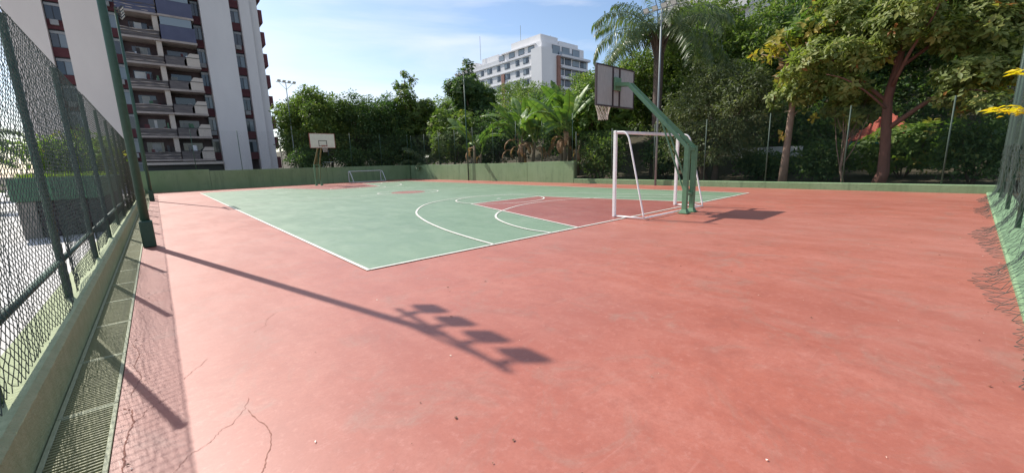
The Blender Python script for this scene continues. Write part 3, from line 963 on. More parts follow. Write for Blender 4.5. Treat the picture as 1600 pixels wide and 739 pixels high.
# ================================================================== HOOPS
def hoop(loc, rz, label, front, arm_mat, skew):
    """local: poles at y=0, board at y=+2.08 facing +y; x along the board"""
    r = empty('basketball_hoop', loc, rz, label, 'basketball hoop', 'basketball hoops at the court ends')
    H1 = 1.70
    top = Vector((skew, 1.66, 3.42))
    for s in (-1, 1):
        x = s * 0.20
        MB().sqtube([(x, 0, 0.0), (x, 0, H1)], 0.055).build('pole', 'hoop_green', r)
        MB().box((x - 0.12, -0.12, 0), (x + 0.12, 0.12, 0.02)).tube([(x, 0, 0.02), (x, 0, 0.12)], [0.13, 0.07], 4).build('base_plate', 'hoop_green', r)
        e = Vector((skew + s * 0.09, 1.62, 3.40))
        MB().sqtube([(x, 0.0, H1 - 0.05), e], 0.042).build('arm', arm_mat, r)
        MB().sqtube([e + Vector((0, -0.03, -0.02)), (skew + s * 0.09, 2.02, 3.44)], 0.045).build('arm_end', arm_mat, r)
        MB().tube([(x * 0.7, 0.02, 0.42), (skew * 0.5 + x * 0.5, 0.72, 2.42)], 0.022, 6).build('stay', arm_mat, r)
    MB().box((-0.145, -0.03, 0.45), (0.145, 0.03, 0.51)).build('tie_bar', 'hoop_green', r)
    MB().box((-0.145, -0.035, H1 - 0.12), (0.145, 0.035, H1 - 0.04)).build('tie_bar', 'hoop_green', r)
    MB().box((skew - 0.16, 1.985, 3.28), (skew + 0.16, 2.03, 3.62), 0.01).build('mount_plate', 'hoop_green', r)
    b = empty('backboard', (skew, 2.08, 2.84)); b.parent = r
    W, HT = 1.80, 1.07
    MB().box((-W / 2 + 0.02, -0.012, 0.02), (W / 2 - 0.02, 0.022, HT - 0.02)).build('panel', front, b)
    for a, c in (((-W / 2, -0.035, 0), (-W / 2 + 0.035, 0.025, HT)), ((W / 2 - 0.035, -0.035, 0), (W / 2, 0.025, HT)),
                 ((-W / 2 + 0.035, -0.035, HT - 0.035), (W / 2 - 0.035, 0.025, HT)), ((-W / 2 + 0.035, -0.035, 0), (W / 2 - 0.035, 0.025, 0.035))):
        MB().box(a, c).build('frame', 'board_rib' if front != 'board_front' else 'board_red', b)
    for xx in (-0.16, 0.16):
        MB().box((xx - 0.022, -0.048, 0.036), (xx + 0.022, -0.013, HT - 0.036)).build('rib', 'board_rib', b)
    for q in range(4):           # weathered back boards
        x0 = (-W / 2 + 0.037, -W / 2 + 0.39, 0.184, 0.54)[q]
        x1 = (-W / 2 + 0.386, -0.184, 0.536, W / 2 - 0.037)[q]
        MB().box((x0, -0.024, 0.037), (x1, -0.0125, HT - 0.037)).build('plank', 'board_back', b)
    MB().box((-0.137, -0.022, 0.037), (0.137, -0.0125, HT - 0.037)).build('plank', 'board_back', b)
    # target square and border on the playing face
    def ring(x0, x1, z0, z1, w):
        mb = MB()
        for (a0, b0, a1, b1) in ((x0, z0, x1, z0 + w), (x0, z1 - w, x1, z1), (x0, z0 + w, x0 + w, z1 - w), (x1 - w, z0 + w, x1, z1 - w)):
            mb.box((a0, 0.0225, b0), (a1, 0.026, b1))
        return mb
    ring(-0.30, 0.30, 0.13, 0.56, 0.045).build('target_square', 'board_rib', b)
    # rim and net
    rz0 = 0.17
    cy = 0.40
    pts = [(0.225 * math.cos(t), cy + 0.225 * math.sin(t), rz0) for t in np.linspace(0, 2 * math.pi, 25)]
    rm = MB().tube(pts, 0.011, 6, cap=False)
    rm.box((-0.09, 0.028, rz0 - 0.06), (0.09, 0.04, rz0 + 0.04)).box((-0.05, 0.04, rz0 - 0.012), (0.05, 0.18, rz0 + 0.004))
    rm.build('rim', 'rim', b)
    nb = MB()
    lv = [(0.225, 0.0), (0.20, -0.12), (0.165, -0.24), (0.14, -0.36), (0.135, -0.46)]
    K = 12
    for i in range(len(lv) - 1):
        for k in range(K):
            for s in (-1, 1):
                t0 = 2 * math.pi * (k + 0.5 * (i % 2)) / K; t1 = t0 + s * math.pi / K
                nb.tube([(lv[i][0] * math.cos(t0), cy + lv[i][0] * math.sin(t0), rz0 - 0.01 + lv[i][1]),
                         (lv[i + 1][0] * math.cos(t1), cy + lv[i + 1][0] * math.sin(t1), rz0 - 0.01 + lv[i + 1][1])], 0.0065, 4, cap=False)
    nb.build('net', 'net', b)
    return r


hoop((10.27, 4.73, 0.012), 0, 'near basketball hoop seen from behind on green posts leaning over the goal', 'board_back', 'hoop_green', -0.31)
hoop((9.75, 34.4, 0), math.pi, 'far basketball hoop with cream board and black square before the rear wall', 'board_front', 'yellow_steel', 0.0)


# ================================================================== GOALS
def goal(loc, rz, w, h, depth, label, material, pr=0.04, tr=0.022, square=True):
    """local: posts on y=0, net frame towards -y"""
    r = empty('soccer_goal', loc, rz, label, 'goal')
    for s in (0, 1):
        x = s * w
        mb = MB()
        if square: mb.box((x - pr, -pr, 0), (x + pr, pr, h - 2 * pr - 0.001), 0.006)
        else: mb.tube([(x, 0, 0), (x, 0, h)], pr, 8)
        mb.build('post', material, r)
        c = [(x, -pr, h - pr), (x, -0.14 * depth / 0.82, h - pr), (x, -0.26 * depth / 0.82, h - pr - 0.02), (x, -0.36 * depth / 0.82, h - 0.17), (x, -0.43 * depth / 0.82, h - 0.42 * h / 2.08)]
        c = [tuple(p) for p in spline(c, 5)] + [(x, -depth * 0.98, 0.10), (x, -depth, 0.03)]
        MB().tube(c, tr, 8).build('side_frame', material, r, smooth=True)
        MB().tube([(x, -pr, 0.025), (x, -depth, 0.025)], tr, 8).build('base_bar', material, r, smooth=True)
    if square: MB().box((-pr, -pr, h - 2 * pr), (w + pr, pr, h), 0.006).build('crossbar', material, r)
    else: MB().tube([(0, 0, h), (w, 0, h)], pr, 8).build('crossbar', material, r)
    MB().tube([(0.0, -depth, 0.028), (w, -depth, 0.028)], tr, 8).build('back_bar', material, r, smooth=True)
    return r


goal((8.44, 5.74, 0.02), 0, 3.14, 2.08, 0.82, 'white goal frame with pink worn paint standing below the near hoop', 'goal_white', 0.036, 0.02)
goal((13.15, 37.2, 0), 0.0, 3.0, 0.98, 1.05, 'low grey goal frame resting by the rear wall', 'goal_grey', 0.036, 0.034, False)
goal((14.6, 41.6, 0), math.pi, 2.2, 1.9, 0.7, 'small white goal frame half hidden behind the rear wall', 'goal_white', 0.035, 0.02, False)

# ================================================================== BUILDINGS
# tall apartment block beyond the rear wall; facade on the plane y = 70
FL = 2.945
NF = 10
HB = NF * FL + 1.2
tb = empty('apartment_building', (2.5, 70, 0), 0, 'tall apartment tower with pale piers and stacked balconies beyond the rear wall', 'building')
ox = -2.5


def bp(name, x0, x1, y0, y1, z0, z1, material, parent=tb, bev=0.0):
    return MB().box((x0 + ox, y0, z0), (x1 + ox, y1, z1), bev).build(name, material, parent)


bp('core', -9.5, 14.2, 1.4, 16, 0, HB - 0.4, 'recess')
bp('roof', -9.8, 14.5, 0.6, 16.2, HB - 0.4, HB, 'slab')
bp('pier', -9.6, -6.62, -0.5, 1.4, 0, HB - 0.4, 'pier_warm')
bp('pier', -5.28, -2.1, -0.5, 1.4, 0, HB - 0.4, 'pier_warm')
bp('pier', 7.5, 10.82, -0.9, 1.4, 0, HB - 0.4, 'pier_grey')
bp('pier', 12.05, 13.3, -0.45, 1.4, 0, HB - 0.4, 'pier_grey')
bp('pier', 13.3, 14.3, 0.0, 1.4, 0, HB - 0.4, 'pier_grey')
for k in range(NF):
    z = k * FL
    for wi, (x0, x1) in enumerate(((-6.62, -5.28), (-2.1, -0.75), (6.62, 7.5), (10.82, 12.05))):
        if k == 0 and wi == 3:
            continue
        bp('spandrel', x0, x1, 0.35, 1.4, z - 0.05, z + 0.95, 'spandrel')
        w = bp('window', x0, x1, 0.55, 0.75, z + 0.95, z + FL - 0.05, 'lamp_dark')
        xm = (x0 + x1) / 2
        bp('pane', x0 + 0.07, xm - 0.04, 0.52, 0.548, z + 1.02, z + FL - 0.5, 'glass', w)
        bp('pane', xm + 0.04, x1 - 0.07, 0.52, 0.548, z + 1.02, z + FL - 0.5, 'glass_pale' if (k + wi) % 3 else 'glass', w)
        bp('blind', x0 + 0.07, x1 - 0.07, 0.50, 0.545, z + FL - 0.48, z + FL - 0.2, 'curtain', w)
        if (k * 5 + wi) % 3 == 0:
            bp('ac_unit', xm - 0.36, xm + 0.3, 0.0, 0.345, z + 0.35, z + 0.9, 'ac', None if False else tb)
    # fins of the end balconies
    bp('end_balcony', 14.3, 14.85, 0.2, 3.2, z + 1.5, z + FL - 0.1 + 0.35, 'spandrel')
    # left balcony
    g = random.Random(k)
    if k > 0:
        s = bp('balcony', -0.75, 3.05, -1.1, 1.4, z - 0.16, z + 0.08, 'slab')
        if k == 7 or k == 8:
            bp('screen', -0.7, 2.95, -1.08, -1.02, z + 0.085, z + FL - 0.17, 'blue_net', s)
        bp('parapet', -0.7, 2.95, -1.0, -0.94, z + 0.10, z + 0.98, 'parapet', s)
        # sagging awning folds and handrails along the parapet
        for j in range(3):
            pts = [(-0.72 + ox + 3.7 * t, -1.04 - 0.03 * j, z + 0.28 + 0.33 * j + 0.05 * math.sin(t * (5 + j) + k + j)) for t in np.linspace(0, 1, 9)]
            MB().tube(pts, [0.045 + 0.04 * math.sin(i * 2.1 + k * 3 + j) for i in range(9)], 5).build('handrail', 'slab' if (j + k) % 3 else 'parapet', s)
        bp('fin', 2.5, 3.02, -0.9, 1.4, z + 0.99, z + FL - 0.165, 'beige_panel', s)
        bp('back_wall', -0.75, 2.5, 1.30, 1.395, z + 0.08, z + FL - 0.165, 'recess', s)
        d0 = g.uniform(-0.3, 0.4)
        dw = bp('balcony_door', d0, d0 + 1.7, 1.22, 1.295, z + 0.09, z + 2.3, 'glass', s)
        bp('curtain', d0 + g.uniform(0, 0.6), d0 + g.uniform(0.8, 1.6), 1.16, 1.215, z + 1.2, z + 2.2, 'curtain' if k % 2 else 'white_panel', dw)
        cl = random.Random(50 + k)
        for j in range(4):
            x = cl.uniform(-0.5, 2.2); ww = cl.uniform(0.15, 0.5); hh = cl.uniform(0.3, 1.0)
            bp('household_item', x, x + ww, -0.4 + 0.3 * j, -0.2 + 0.3 * j, z + 0.9, z + 0.95 + hh, cl.choice(['white_panel', 'spandrel', 'ac', 'planter_green', 'lamp_dark', 'stone']), s)
        # right balcony, set lower
        s = bp('balcony', 3.06, 6.6, -1.4, 1.4, z - 0.2, z + 0.05, 'slab')
        bp('parapet', 3.1, 5.2, -1.36, -1.28, z + 0.06, z + 1.75 if k >= 6 else z + 1.05, 'blue_net' if k >= 6 else 'parapet', s)
        if k < 6:
            pn = MB().add([(5.2 + ox - 0.25, -1.36, z + 0.06), (6.55 + ox, -1.36, z + 0.06), (6.55 + ox, -1.36, z + 1.62), (5.6 + ox, -1.36, z + 1.62), (5.2 + ox - 0.25, -1.36, z + 0.7),
                           (5.2 + ox - 0.25, -1.26, z + 0.06), (6.55 + ox, -1.26, z + 0.06), (6.55 + ox, -1.26, z + 1.62), (5.6 + ox, -1.26, z + 1.62), (5.2 + ox - 0.25, -1.26, z + 0.7)],
                          [(0, 1, 2, 3, 4), (9, 8, 7, 6, 5), (0, 5, 6, 1), (1, 6, 7, 2), (2, 7, 8, 3), (3, 8, 9, 4), (4, 9, 5, 0)])
            pn.build('end_panel', 'beige_panel', s)
            MB().tube([(3.1 + ox, -1.38, z + 1.1), (6.55 + ox, -1.38, z + 1.1)], 0.04, 5).build('handrail', 'lamp_dark', s)
        else:
            bp('end_panel', 5.2, 6.55, -1.36, -1.28, z + 0.06, z + 1.75, 'blue_net', s)
            bp('glazing', 3.2, 6.3, -1.34, -1.3, z + 1.78, z + FL - 0.22, 'glass_pale', s)
        for j in range(3):
            x = cl.uniform(3.2, 6.0); hh = cl.uniform(0.5, 1.3)
            bp('household_item', x, x + cl.uniform(0.2, 0.5), -0.6 + 0.3 * j, -0.4 + 0.3 * j, z + 0.08, z + 0.6 + hh, cl.choice(['white_panel', 'spandrel', 'ac', 'planter_green', 'lamp_dark']), s)
        bp('back_wall', 3.06, 6.6, 1.2, 1.39, z + 0.05, z + FL - 0.205, 'recess', s)
        dw = bp('balcony_door', 3.5, 5.6, 1.10, 1.195, z + 0.06, z + 2.25, 'glass', s)
        if k in (1, 2, 4):
            bp('curtain', 4.2 - 0.2 * k, 5.3 - 0.3 * k, 1.04, 1.095, z + 0.4, z + 1.9, 'curtain', dw)
bp('entrance_canopy', -0.7, 7.4, -1.3, 1.39, 2.3, 2.62, 'beige_panel')
bp('entrance_gate', -0.6, 7.4, 0.0, 0.3, 0.0, 2.29, 'lamp_dark')

# white stepped block on the hill
wb = empty('apartment_building', (80, 77.7, 8), 0, 'white stepped apartment block on the hill above the banana plants', 'building')


def wp(name, x0, x1, y0, y1, z0, z1, material, parent=wb):
    return MB().box((x0, y0, z0), (x1, y1, z1)).build(name, material, parent)


HT = 21.6      # terrace level above base (z about 29.6)
wp('block', 0, 19.6, 0, 33, -4, HT, 'white_wall')
wp('upper_storey', 1.2, 18.8, 0.9, 17, HT + 0.002, HT + 2.9, 'white_wall')
wp('penthouse', 2.2, 9, 2.2, 14, HT + 2.903, HT + 5.0, 'white_wall')
wp('penthouse', 9.2, 17.5, 2.0, 9, HT + 2.903, HT + 4.3, 'white_wall')
wp('rear_block', 1.5, 10, 19.3, 27, HT + 0.002, HT + 3.2, 'white_wall')
wp('terrace_wall', -0.1, 0.12, 17.1, 33, HT + 0.003, HT + 1.0, 'white_panel')
wp('pergola', 0.6, 1.19, 3.0, 16.8, HT + 2.35, HT + 2.6, 'white_panel')
wp('rear_tank_room', 0.6, 6, 29.2, 33.4, HT + 0.004, HT + 2.6, 'white_wall')
wp('corner_tower', -0.7, 3.4, -0.9, 3.0, -4, HT + 0.8, 'white_wall')
wp('brick_pier', 6.0, 7.1, -0.55, -0.002, -4, HT - 0.4, 'brick_pier')
wp('brick_pier', -0.35, -0.002, 14.6, 15.9, -4, HT - 3.4, 'brick_pier')
for k in range(7):
    z = HT - 2.85 * (k + 1)
    wp('ledge', -0.25, -0.002, 3.1, 32.8, z + 2.5, z + 2.8, 'white_panel')
    wp('ledge', 7.2, 19.5, -1.1, -0.002, z + 2.25, z + 2.85, 'white_panel')
    for j, y in enumerate((4.6, 8.4, 12.4, 16.6, 20.5, 24.5, 28.5)):
        w = wp('window', -0.06, -0.003, y, y + (2.2 if j % 2 == 0 else 1.5), z + 0.75, z + 2.2, 'lamp_dark')
        wp('pane', -0.09, -0.062, y + 0.1, y + 0.95, z + 0.85, z + 2.1, 'glass', w)
        wp('pane', -0.09, -0.062, y + 1.02, y + (2.1 if j % 2 == 0 else 1.42), z + 0.85, z + 2.1, 'glass_pale', w)
    for j, (x0, x1) in enumerate(((7.5, 9.0), (9.4, 12.0), (12.6, 15.6), (16.0, 18.9))):
        w = wp('window', x0, x1, -0.06, -0.003, z + 0.5, z + 2.2, 'lamp_dark')
        wp('pane', x0 + 0.08, (x0 + x1) / 2, -0.09, -0.062, z + 0.6, z + 2.1, 'glass' if j % 2 else 'glass_pale', w)
        wp('pane', (x0 + x1) / 2 + 0.06, x1 - 0.08, -0.09, -0.062, z + 0.6, z + 2.1, 'glass_pale' if j > 1 else 'glass', w)
for k in range(2):
    wp('glass_rail', 1.3 + 6 * k, 6.8 + 6 * k, 0.2, 0.26, HT + 0.003, HT + 1.0, 'glass_pale')
for j, y in enumerate((3.6, 7.5, 11.5, 16)):
    w = wp('window', 1.13, 1.197, y, y + 2.4, HT + 0.8, HT + 2.3, 'lamp_dark')
    wp('pane', 1.10, 1.128, y + 0.1, y + 2.3, HT + 0.9, HT + 2.2, 'glass_pale', w)
for j, x in enumerate((5.2, 9.2, 13.6)):
    w = wp('window', x, x + 3.2, 0.83, 0.897, HT + 0.4, HT + 2.5, 'lamp_dark')
    wp('pane', x + 0.1, x + 3.1, 0.80, 0.828, HT + 0.5, HT + 2.4, 'glass_pale', w)
for x, y, h in ((3.2, 11, 6.5), (1.0, 27, 7.0), (8.0, 4, 3.0)):
    MB().tube([(x, y, HT + 2.9), (x, y, HT + 2.9 + h)], 0.06, 5).build('antenna', 'galv', wb)

# grey block high on the hill, mostly hidden by the trees
gb = empty('apartment_building', (70, 22, 12), 0, 'grey apartment block peeking above the trees at the top edge', 'building')
wp('block', 0, 14, 0, 16, -6, 30, 'pier_grey', gb)
for k in range(9):
    z = 2.2 + k * 3.0
    s = wp('balcony', -1.3, -0.002, 2.5, 7.5, z - 0.15, z + 0.1, 'white_panel', gb)
    wp('parapet', -1.3, -1.2, 2.5, 7.5, z + 0.102, z + 0.95, 'pier_grey', s)
    wp('balcony_door', -0.05, -0.003, 3.2, 6.8, z + 0.11, z + 2.3, 'glass', s)
    for y in (9.2, 12.6):
        w = wp('window', -0.06, -0.003, y, y + 1.8, z + 0.9, z + 2.2, 'lamp_dark', gb)
        wp('pane', -0.09, -0.062, y + 0.1, y + 1.7, z + 1.0, z + 2.1, 'glass', w)

# ================================================================== BEYOND THE LEFT FENCE
pl = empty('planter', (-1.75, 14.5, 0), 0, 'raised green planter on a dark stone base beyond the left fence', 'planter')
MB().box((-0.72, 0, -0.05), (0.62, 9.0, 0.86), 0.02).build('stone_base', 'stone', pl)
g = random.Random(5)
zc = 0.02
row = 0
while zc < 0.80:                       # rough stone courses on the front, beside the paler corner pier
    hgt = g.uniform(0.09, 0.13)
    xs = -0.42
    while xs < 0.60:
        ln = min(g.uniform(0.16, 0.34), 0.62 - xs)
        if ln > 0.05:
            MB().box((xs, -0.05 - g.uniform(0, 0.03), zc), (xs + ln - 0.015, 0.02, zc + hgt - 0.012), 0.015).build('stone', 'stone', pl)
        xs += ln
    zc += hgt
    row += 1
MB().box((-0.74, -0.07, -0.05), (-0.44, 0.5, 0.855), 0.02).build('corner_pier', 'stone_pale', pl)
MB().box((-0.80, -0.12, 0.86), (0.70, 9.1, 1.40), 0.02).build('trough', 'planter_green', pl)
gr = np.random.default_rng(4)
k = 5200
P = np.stack([gr.uniform(-0.72, 0.62, k), gr.uniform(-0.05, 9.0, k), np.full(k, 1.39)], 1)
D = unit(np.stack([gr.normal(0, 0.4, k), gr.normal(0, 0.4, k), np.ones(k)], 1))
N = unit(gr.normal(size=(k, 3)))
Ln = gr.uniform(0.06, 0.16, k)
V, F = leaf_arrays(P, D, N, Ln, Ln * 0.14)
q = np_mesh('grass', V, F, 'grass', pl, np.repeat(gr.random(k), 2)); q['kind'] = 'stuff'


def shrub(name, label, cat, loc, rx, ry, h, leafs_n, size, lm, seed, group=None, per=12, spread=0.16, aspect=0.5, base=0.15, rosette=False):
    lobes = []
    g = random.Random(seed)
    for i in range(6):
        a = i * 1.05 + g.uniform(-0.3, 0.3)
        k = 0.45 if i else 0
        lobes.append(((math.cos(a) * rx * k, math.sin(a) * ry * k, h * g.uniform(0.45, 0.62)), (rx * 0.62, ry * 0.62, h * g.uniform(0.34, 0.42))))
    if rosette:
        lv = rosette_leaves(lobes, leafs_n // 8, size, 8, aspect, seed)
    else:
        lv = crown_leaves(lobes, leafs_n, size, spread, per, aspect, 0.6, 0.5, 0.1, seed, low_cut=0.02)
    r = empty(name, loc, 0, label, cat, group)
    sb = MB()
    for i in range(5):
        a = i * 1.26 + seed
        sb.tube([(0.05 * math.cos(a), 0.05 * math.sin(a), -0.05), (rx * 0.3 * math.cos(a), ry * 0.3 * math.sin(a), h * 0.35), (rx * 0.5 * math.cos(a), ry * 0.5 * math.sin(a), h * 0.7)], [0.035, 0.025, 0.01], 6)
    sb.build('stem', 'bark', r, smooth=True)
    np_mesh('crown', lv[0], lv[1], lm, r, lv[2])
    return r


shrub('shrub', 'yellow green round shrub on the planter behind the left fence', 'shrub', (-1.9, 17.0, 1.38), 0.75, 1.0, 1.15, 2600, 0.12, 'lf_light', 31)
shrub('shrub', 'darker shrub at the far end of the planter', 'shrub', (-1.5, 20.6, 1.38), 0.8, 1.3, 1.5, 3000, 0.13, 'lf_mid', 32)
shrub('shrub', 'leafy bush by the far left light pole before the tower', 'shrub', (-2.2, 31, 0), 1.6, 2.2, 3.6, 4200, 0.2, 'lf_light', 33)
# hedge and trees further out on the plaza
shrub('hedge', 'dark low hedge at the left edge of the plaza', 'hedge', (-7.6, 27.5, 0), 2.8, 1.2, 1.7, 5200, 0.14, 'lf_dark', 34)


# ================================================================== PALMS AND BANANAS
def frond_mesh(name, length, arch, leaflet, nl, seed, droop=0.7, material='lf_palm', lw=0.045, two_rank=0.5):
    """rachis runs along +x from the origin, arching down"""
    g = np.random.default_rng(seed)
    t = np.linspace(0, 1, 14)
    ang = 0.95 - arch * t ** 1.3
    step = length / 13
    x = np.concatenate([[0], np.cumsum(np.cos(ang[:-1]) * step)]); z = np.concatenate([[0], np.cumsum(np.sin(ang[:-1]) * step)])
    rb = MB().tube([(a, 0, b_) for a, b_ in zip(x, z)], [0.035 * (1 - 0.85 * q) for q in t], 5)
    V0 = np.array(rb.v, float)
    F0 = []
    for f in rb.f:
        if len(f) == 4:
            F0 += [(f[0], f[1], f[2]), (f[0], f[2], f[3])]
    tt = np.repeat(np.linspace(0.14, 0.995, nl), 2)
    sd = np.tile([-1, 1], nl)
    k = len(tt)
    px_ = np.interp(tt, t, x); pz_ = np.interp(tt, t, z)
    a_ = np.interp(tt, t, ang)
    P = np.stack([px_, np.zeros(k), pz_], 1)
    tang = np.stack([np.cos(a_), np.zeros(k), np.sin(a_)], 1)
    D = unit(tang * 0.55 + np.stack([np.zeros(k), sd * 0.9, np.zeros(k)], 1) + np.array([0, 0, 1.0]) * g.normal(0.15, two_rank, k)[:, None] * 0.6 - np.array([0, 0, 1.0]) * droop * 0.55)
    ln = leaflet * (0.55 + 0.6 * np.sin(np.clip(tt * 1.02, 0, 1) * math.pi) ** 0.6) * g.uniform(0.85, 1.1, k)
    # leaflet in two hinged pieces: second piece hangs
    Nn = unit(np.stack([g.normal(0, 0.3, k), sd * 0.3, np.ones(k)], 1))
    S = unit(np.cross(D, Nn))
    D2 = unit(D * 0.45 + np.array([0, 0, -1.0]) * droop)
    a0 = P; b0 = P + D * (ln * 0.5)[:, None]; c0 = b0 + D2 * (ln * 0.5)[:, None]
    w = lw
    V1 = np.stack([a0, b0 + S * w, b0 - S * w, c0], 1).reshape(-1, 3)
    i = np.arange(k)[:, None] * 4 + len(V0)
    F1 = np.concatenate([i + [0, 2, 1], i + [1, 2, 3]], 1).reshape(-1, 3)
    V = np.concatenate([V0, V1]); F = np.concatenate([np.array(F0), F1])
    var = np.concatenate([np.full(len(F0), 0.6), np.repeat(g.random(k), 2)])
    o = np_mesh(name, V, F, material, None, var)
    me = o.data
    bpy.data.objects.remove(o)
    return me


def palm(loc, h, r0, n, length, arch, leaflet, nl, label, seed, trunkmat='palm_trunk', droop=0.7, lw=0.045, lift=0.0, up_range=(-0.15, 0.85), bark_skirt=True, lean=(0, 0)):
    r = empty('palm_tree', loc, 0, label, 'palm')
    top = Vector((lean[0], lean[1], h))
    path = [Vector((0, 0, -0.1)), Vector((lean[0] * 0.2, lean[1] * 0.2, h * 0.3)), Vector((lean[0] * 0.5, lean[1] * 0.5, h * 0.65)), top]
    MB().tube(path, [r0 * 1.25, r0, r0 * 0.95, r0 * 1.05], 12).build('trunk', trunkmat, r, smooth=True)
    g = random.Random(seed)
    if bark_skirt:
        for i in range(16):
            a = i * 2.4
            p0 = top + Vector((math.cos(a) * r0 * 0.8, math.sin(a) * r0 * 0.8, -0.9 + 0.09 * i * 0.6))
            MB().tube([p0, p0 + Vector((math.cos(a) * 0.16, math.sin(a) * 0.16, 0.5)), p0 + Vector((math.cos(a) * 0.42, math.sin(a) * 0.42, 1.15))], [0.10, 0.075, 0.03], 5).build('leaf_base', trunkmat, r)
    meshes = [frond_mesh('frond', length * s, arch * q, leaflet, nl, seed + i, droop, lw=lw) for i, (s, q) in enumerate(((1, 1), (0.9, 0.85), (1.05, 1.15)))]
    for i in range(n):
        o = link('frond', meshes[i % 3], r)
        a = i * 2.399 + g.uniform(-0.2, 0.2)
        f = i / max(1, n - 1)
        o.location = top + Vector((math.cos(a) * r0 * 0.5, math.sin(a) * r0 * 0.5, lift + 0.15 * (1 - f)))
        tilt = up_range[0] + (up_range[1] - up_range[0]) * f
        o.rotation_euler = (g.uniform(-0.25, 0.25), tilt, a)
        s = g.uniform(0.85, 1.1)
        o.scale = (s, s, s)
    return r


palm((24.4, 13.55, 0.3), 8.2, 0.30, 24, 4.8, 1.95, 0.95, 70, 'tall feathery palm rising behind the near hoop', 3, droop=0.95, lw=0.032, up_range=(-0.35, 0.75))
palm((21.2, 37.4, 0), 1.2, 0.10, 13, 3.4, 1.35, 0.62, 34, 'pale low palm with spreading fronds at the wall corner', 9, droop=0.5, lw=0.035, bark_skirt=False, up_range=(-0.3, 0.5))
palm((-5.6, 27.0, 0), 2.4, 0.15, 16, 1.9, 1.7, 0.5, 30, 'short palm beyond the planter at the left edge', 14, droop=0.8, lw=0.03)
palm((20.0, 52.0, 0), 8.2, 0.14, 13, 2.6, 1.7, 0.6, 36, 'distant pale palm top showing over the rear trees', 17, droop=0.8, lw=0.03)
palm((44, 58.0, 3.5), 7.5, 0.2, 16, 3.8, 1.8, 0.8, 36, 'palm crown on the hill before the white block', 18, droop=0.85, lw=0.04)


def banana_leaf(name, length, width, seed, arch=1.5, dry=False, start=1.15):
    g = np.random.default_rng(seed)
    n = 22
    t = np.linspace(0, 1, n + 1)
    ang = start - arch * t ** 1.4
    st = length / n
    x = np.concatenate([[0], np.cumsum(np.cos(ang[:-1]) * st)]); z = np.concatenate([[0], np.cumsum(np.sin(ang[:-1]) * st)])
    V, F, var = [], [], []
    half = width / 2 * np.clip(np.sin(np.clip((t - 0.16) / 0.84, 0, 1) ** 0.75 * math.pi), 0, 1) ** 0.55
    half[t < 0.16] = 0
    for s in (-1, 1):
        fold = 0.35
        grp = 0.0
        for i in range(n):
            if t[i] < 0.14: continue
            if g.random() < 0.45: grp = g.uniform(-0.3, 0.5 if not dry else 1.6)     # a torn flap droops on its own
            gap = 0.035 if g.random() < 0.5 else 0.0
            f = fold - grp * 0.55
            b = len(V)
            lo, hi = i, i + 1
            jit = g.uniform(0.9, 1.06)
            for q, wv in ((lo, half[lo] * jit), (hi, half[hi] * jit)):
                nx_, nz_ = -math.sin(ang[min(q, n - 1)]), math.cos(ang[min(q, n - 1)])
                V.append((x[q], 0, z[q]))
                V.append((x[q] + nx_ * wv * 0.5 * math.sin(f), s * wv * 0.55 * math.cos(f), z[q] + nz_ * wv * 0.5 * math.sin(f) ))
                f2 = f - 0.55 - abs(grp) * 0.4
                dx = -gap if q == hi else gap
                V.append((x[q] + nx_ * wv * 0.5 * (math.sin(f) + math.sin(f2)) + dx, s * wv * 0.5 * (math.cos(f) + math.cos(f2)), z[q] + nz_ * wv * 0.5 * (math.sin(f) + math.sin(f2))))
            F += [(b, b + 3, b + 4, b + 1), (b + 1, b + 4, b + 5, b + 2)]
            vv = np.clip(0.42 + 0.35 * grp + g.normal(0, 0.2), 0, 1)
            var += [vv, np.clip(vv + 0.05, 0, 1)]
    # midrib
    rb = MB().tube([(a, 0, b_ - 0.012) for a, b_ in zip(x, z)], [0.032 * (1 - 0.85 * q) + 0.004 for q in t], 4, cap=False)
    o = len(V)
    V += [tuple(p) for p in rb.v]
    for f in rb.f:
        F.append(tuple(i + o for i in f)); var.append(0.85)
    ob = np_mesh(name, np.array(V, float), np.array(F), 'lf_dry' if dry else 'lf_banana', None, np.array(var))
    me = ob.data
    bpy.data.objects.remove(ob)
    return me


BL = [banana_leaf('leaf', 2.9, 0.74, 1, 0.75), banana_leaf('leaf', 2.7, 0.70, 2, 1.5), banana_leaf('leaf', 3.0, 0.62, 3, 2.1), banana_leaf('leaf', 2.5, 0.55, 4, 0.4, start=1.3)]
BD = [banana_leaf('dry_leaf', 2.2, 0.45, 6, 2.9, True, 0.9), banana_leaf('dry_leaf', 1.9, 0.4, 7, 3.0, True, 0.5)]


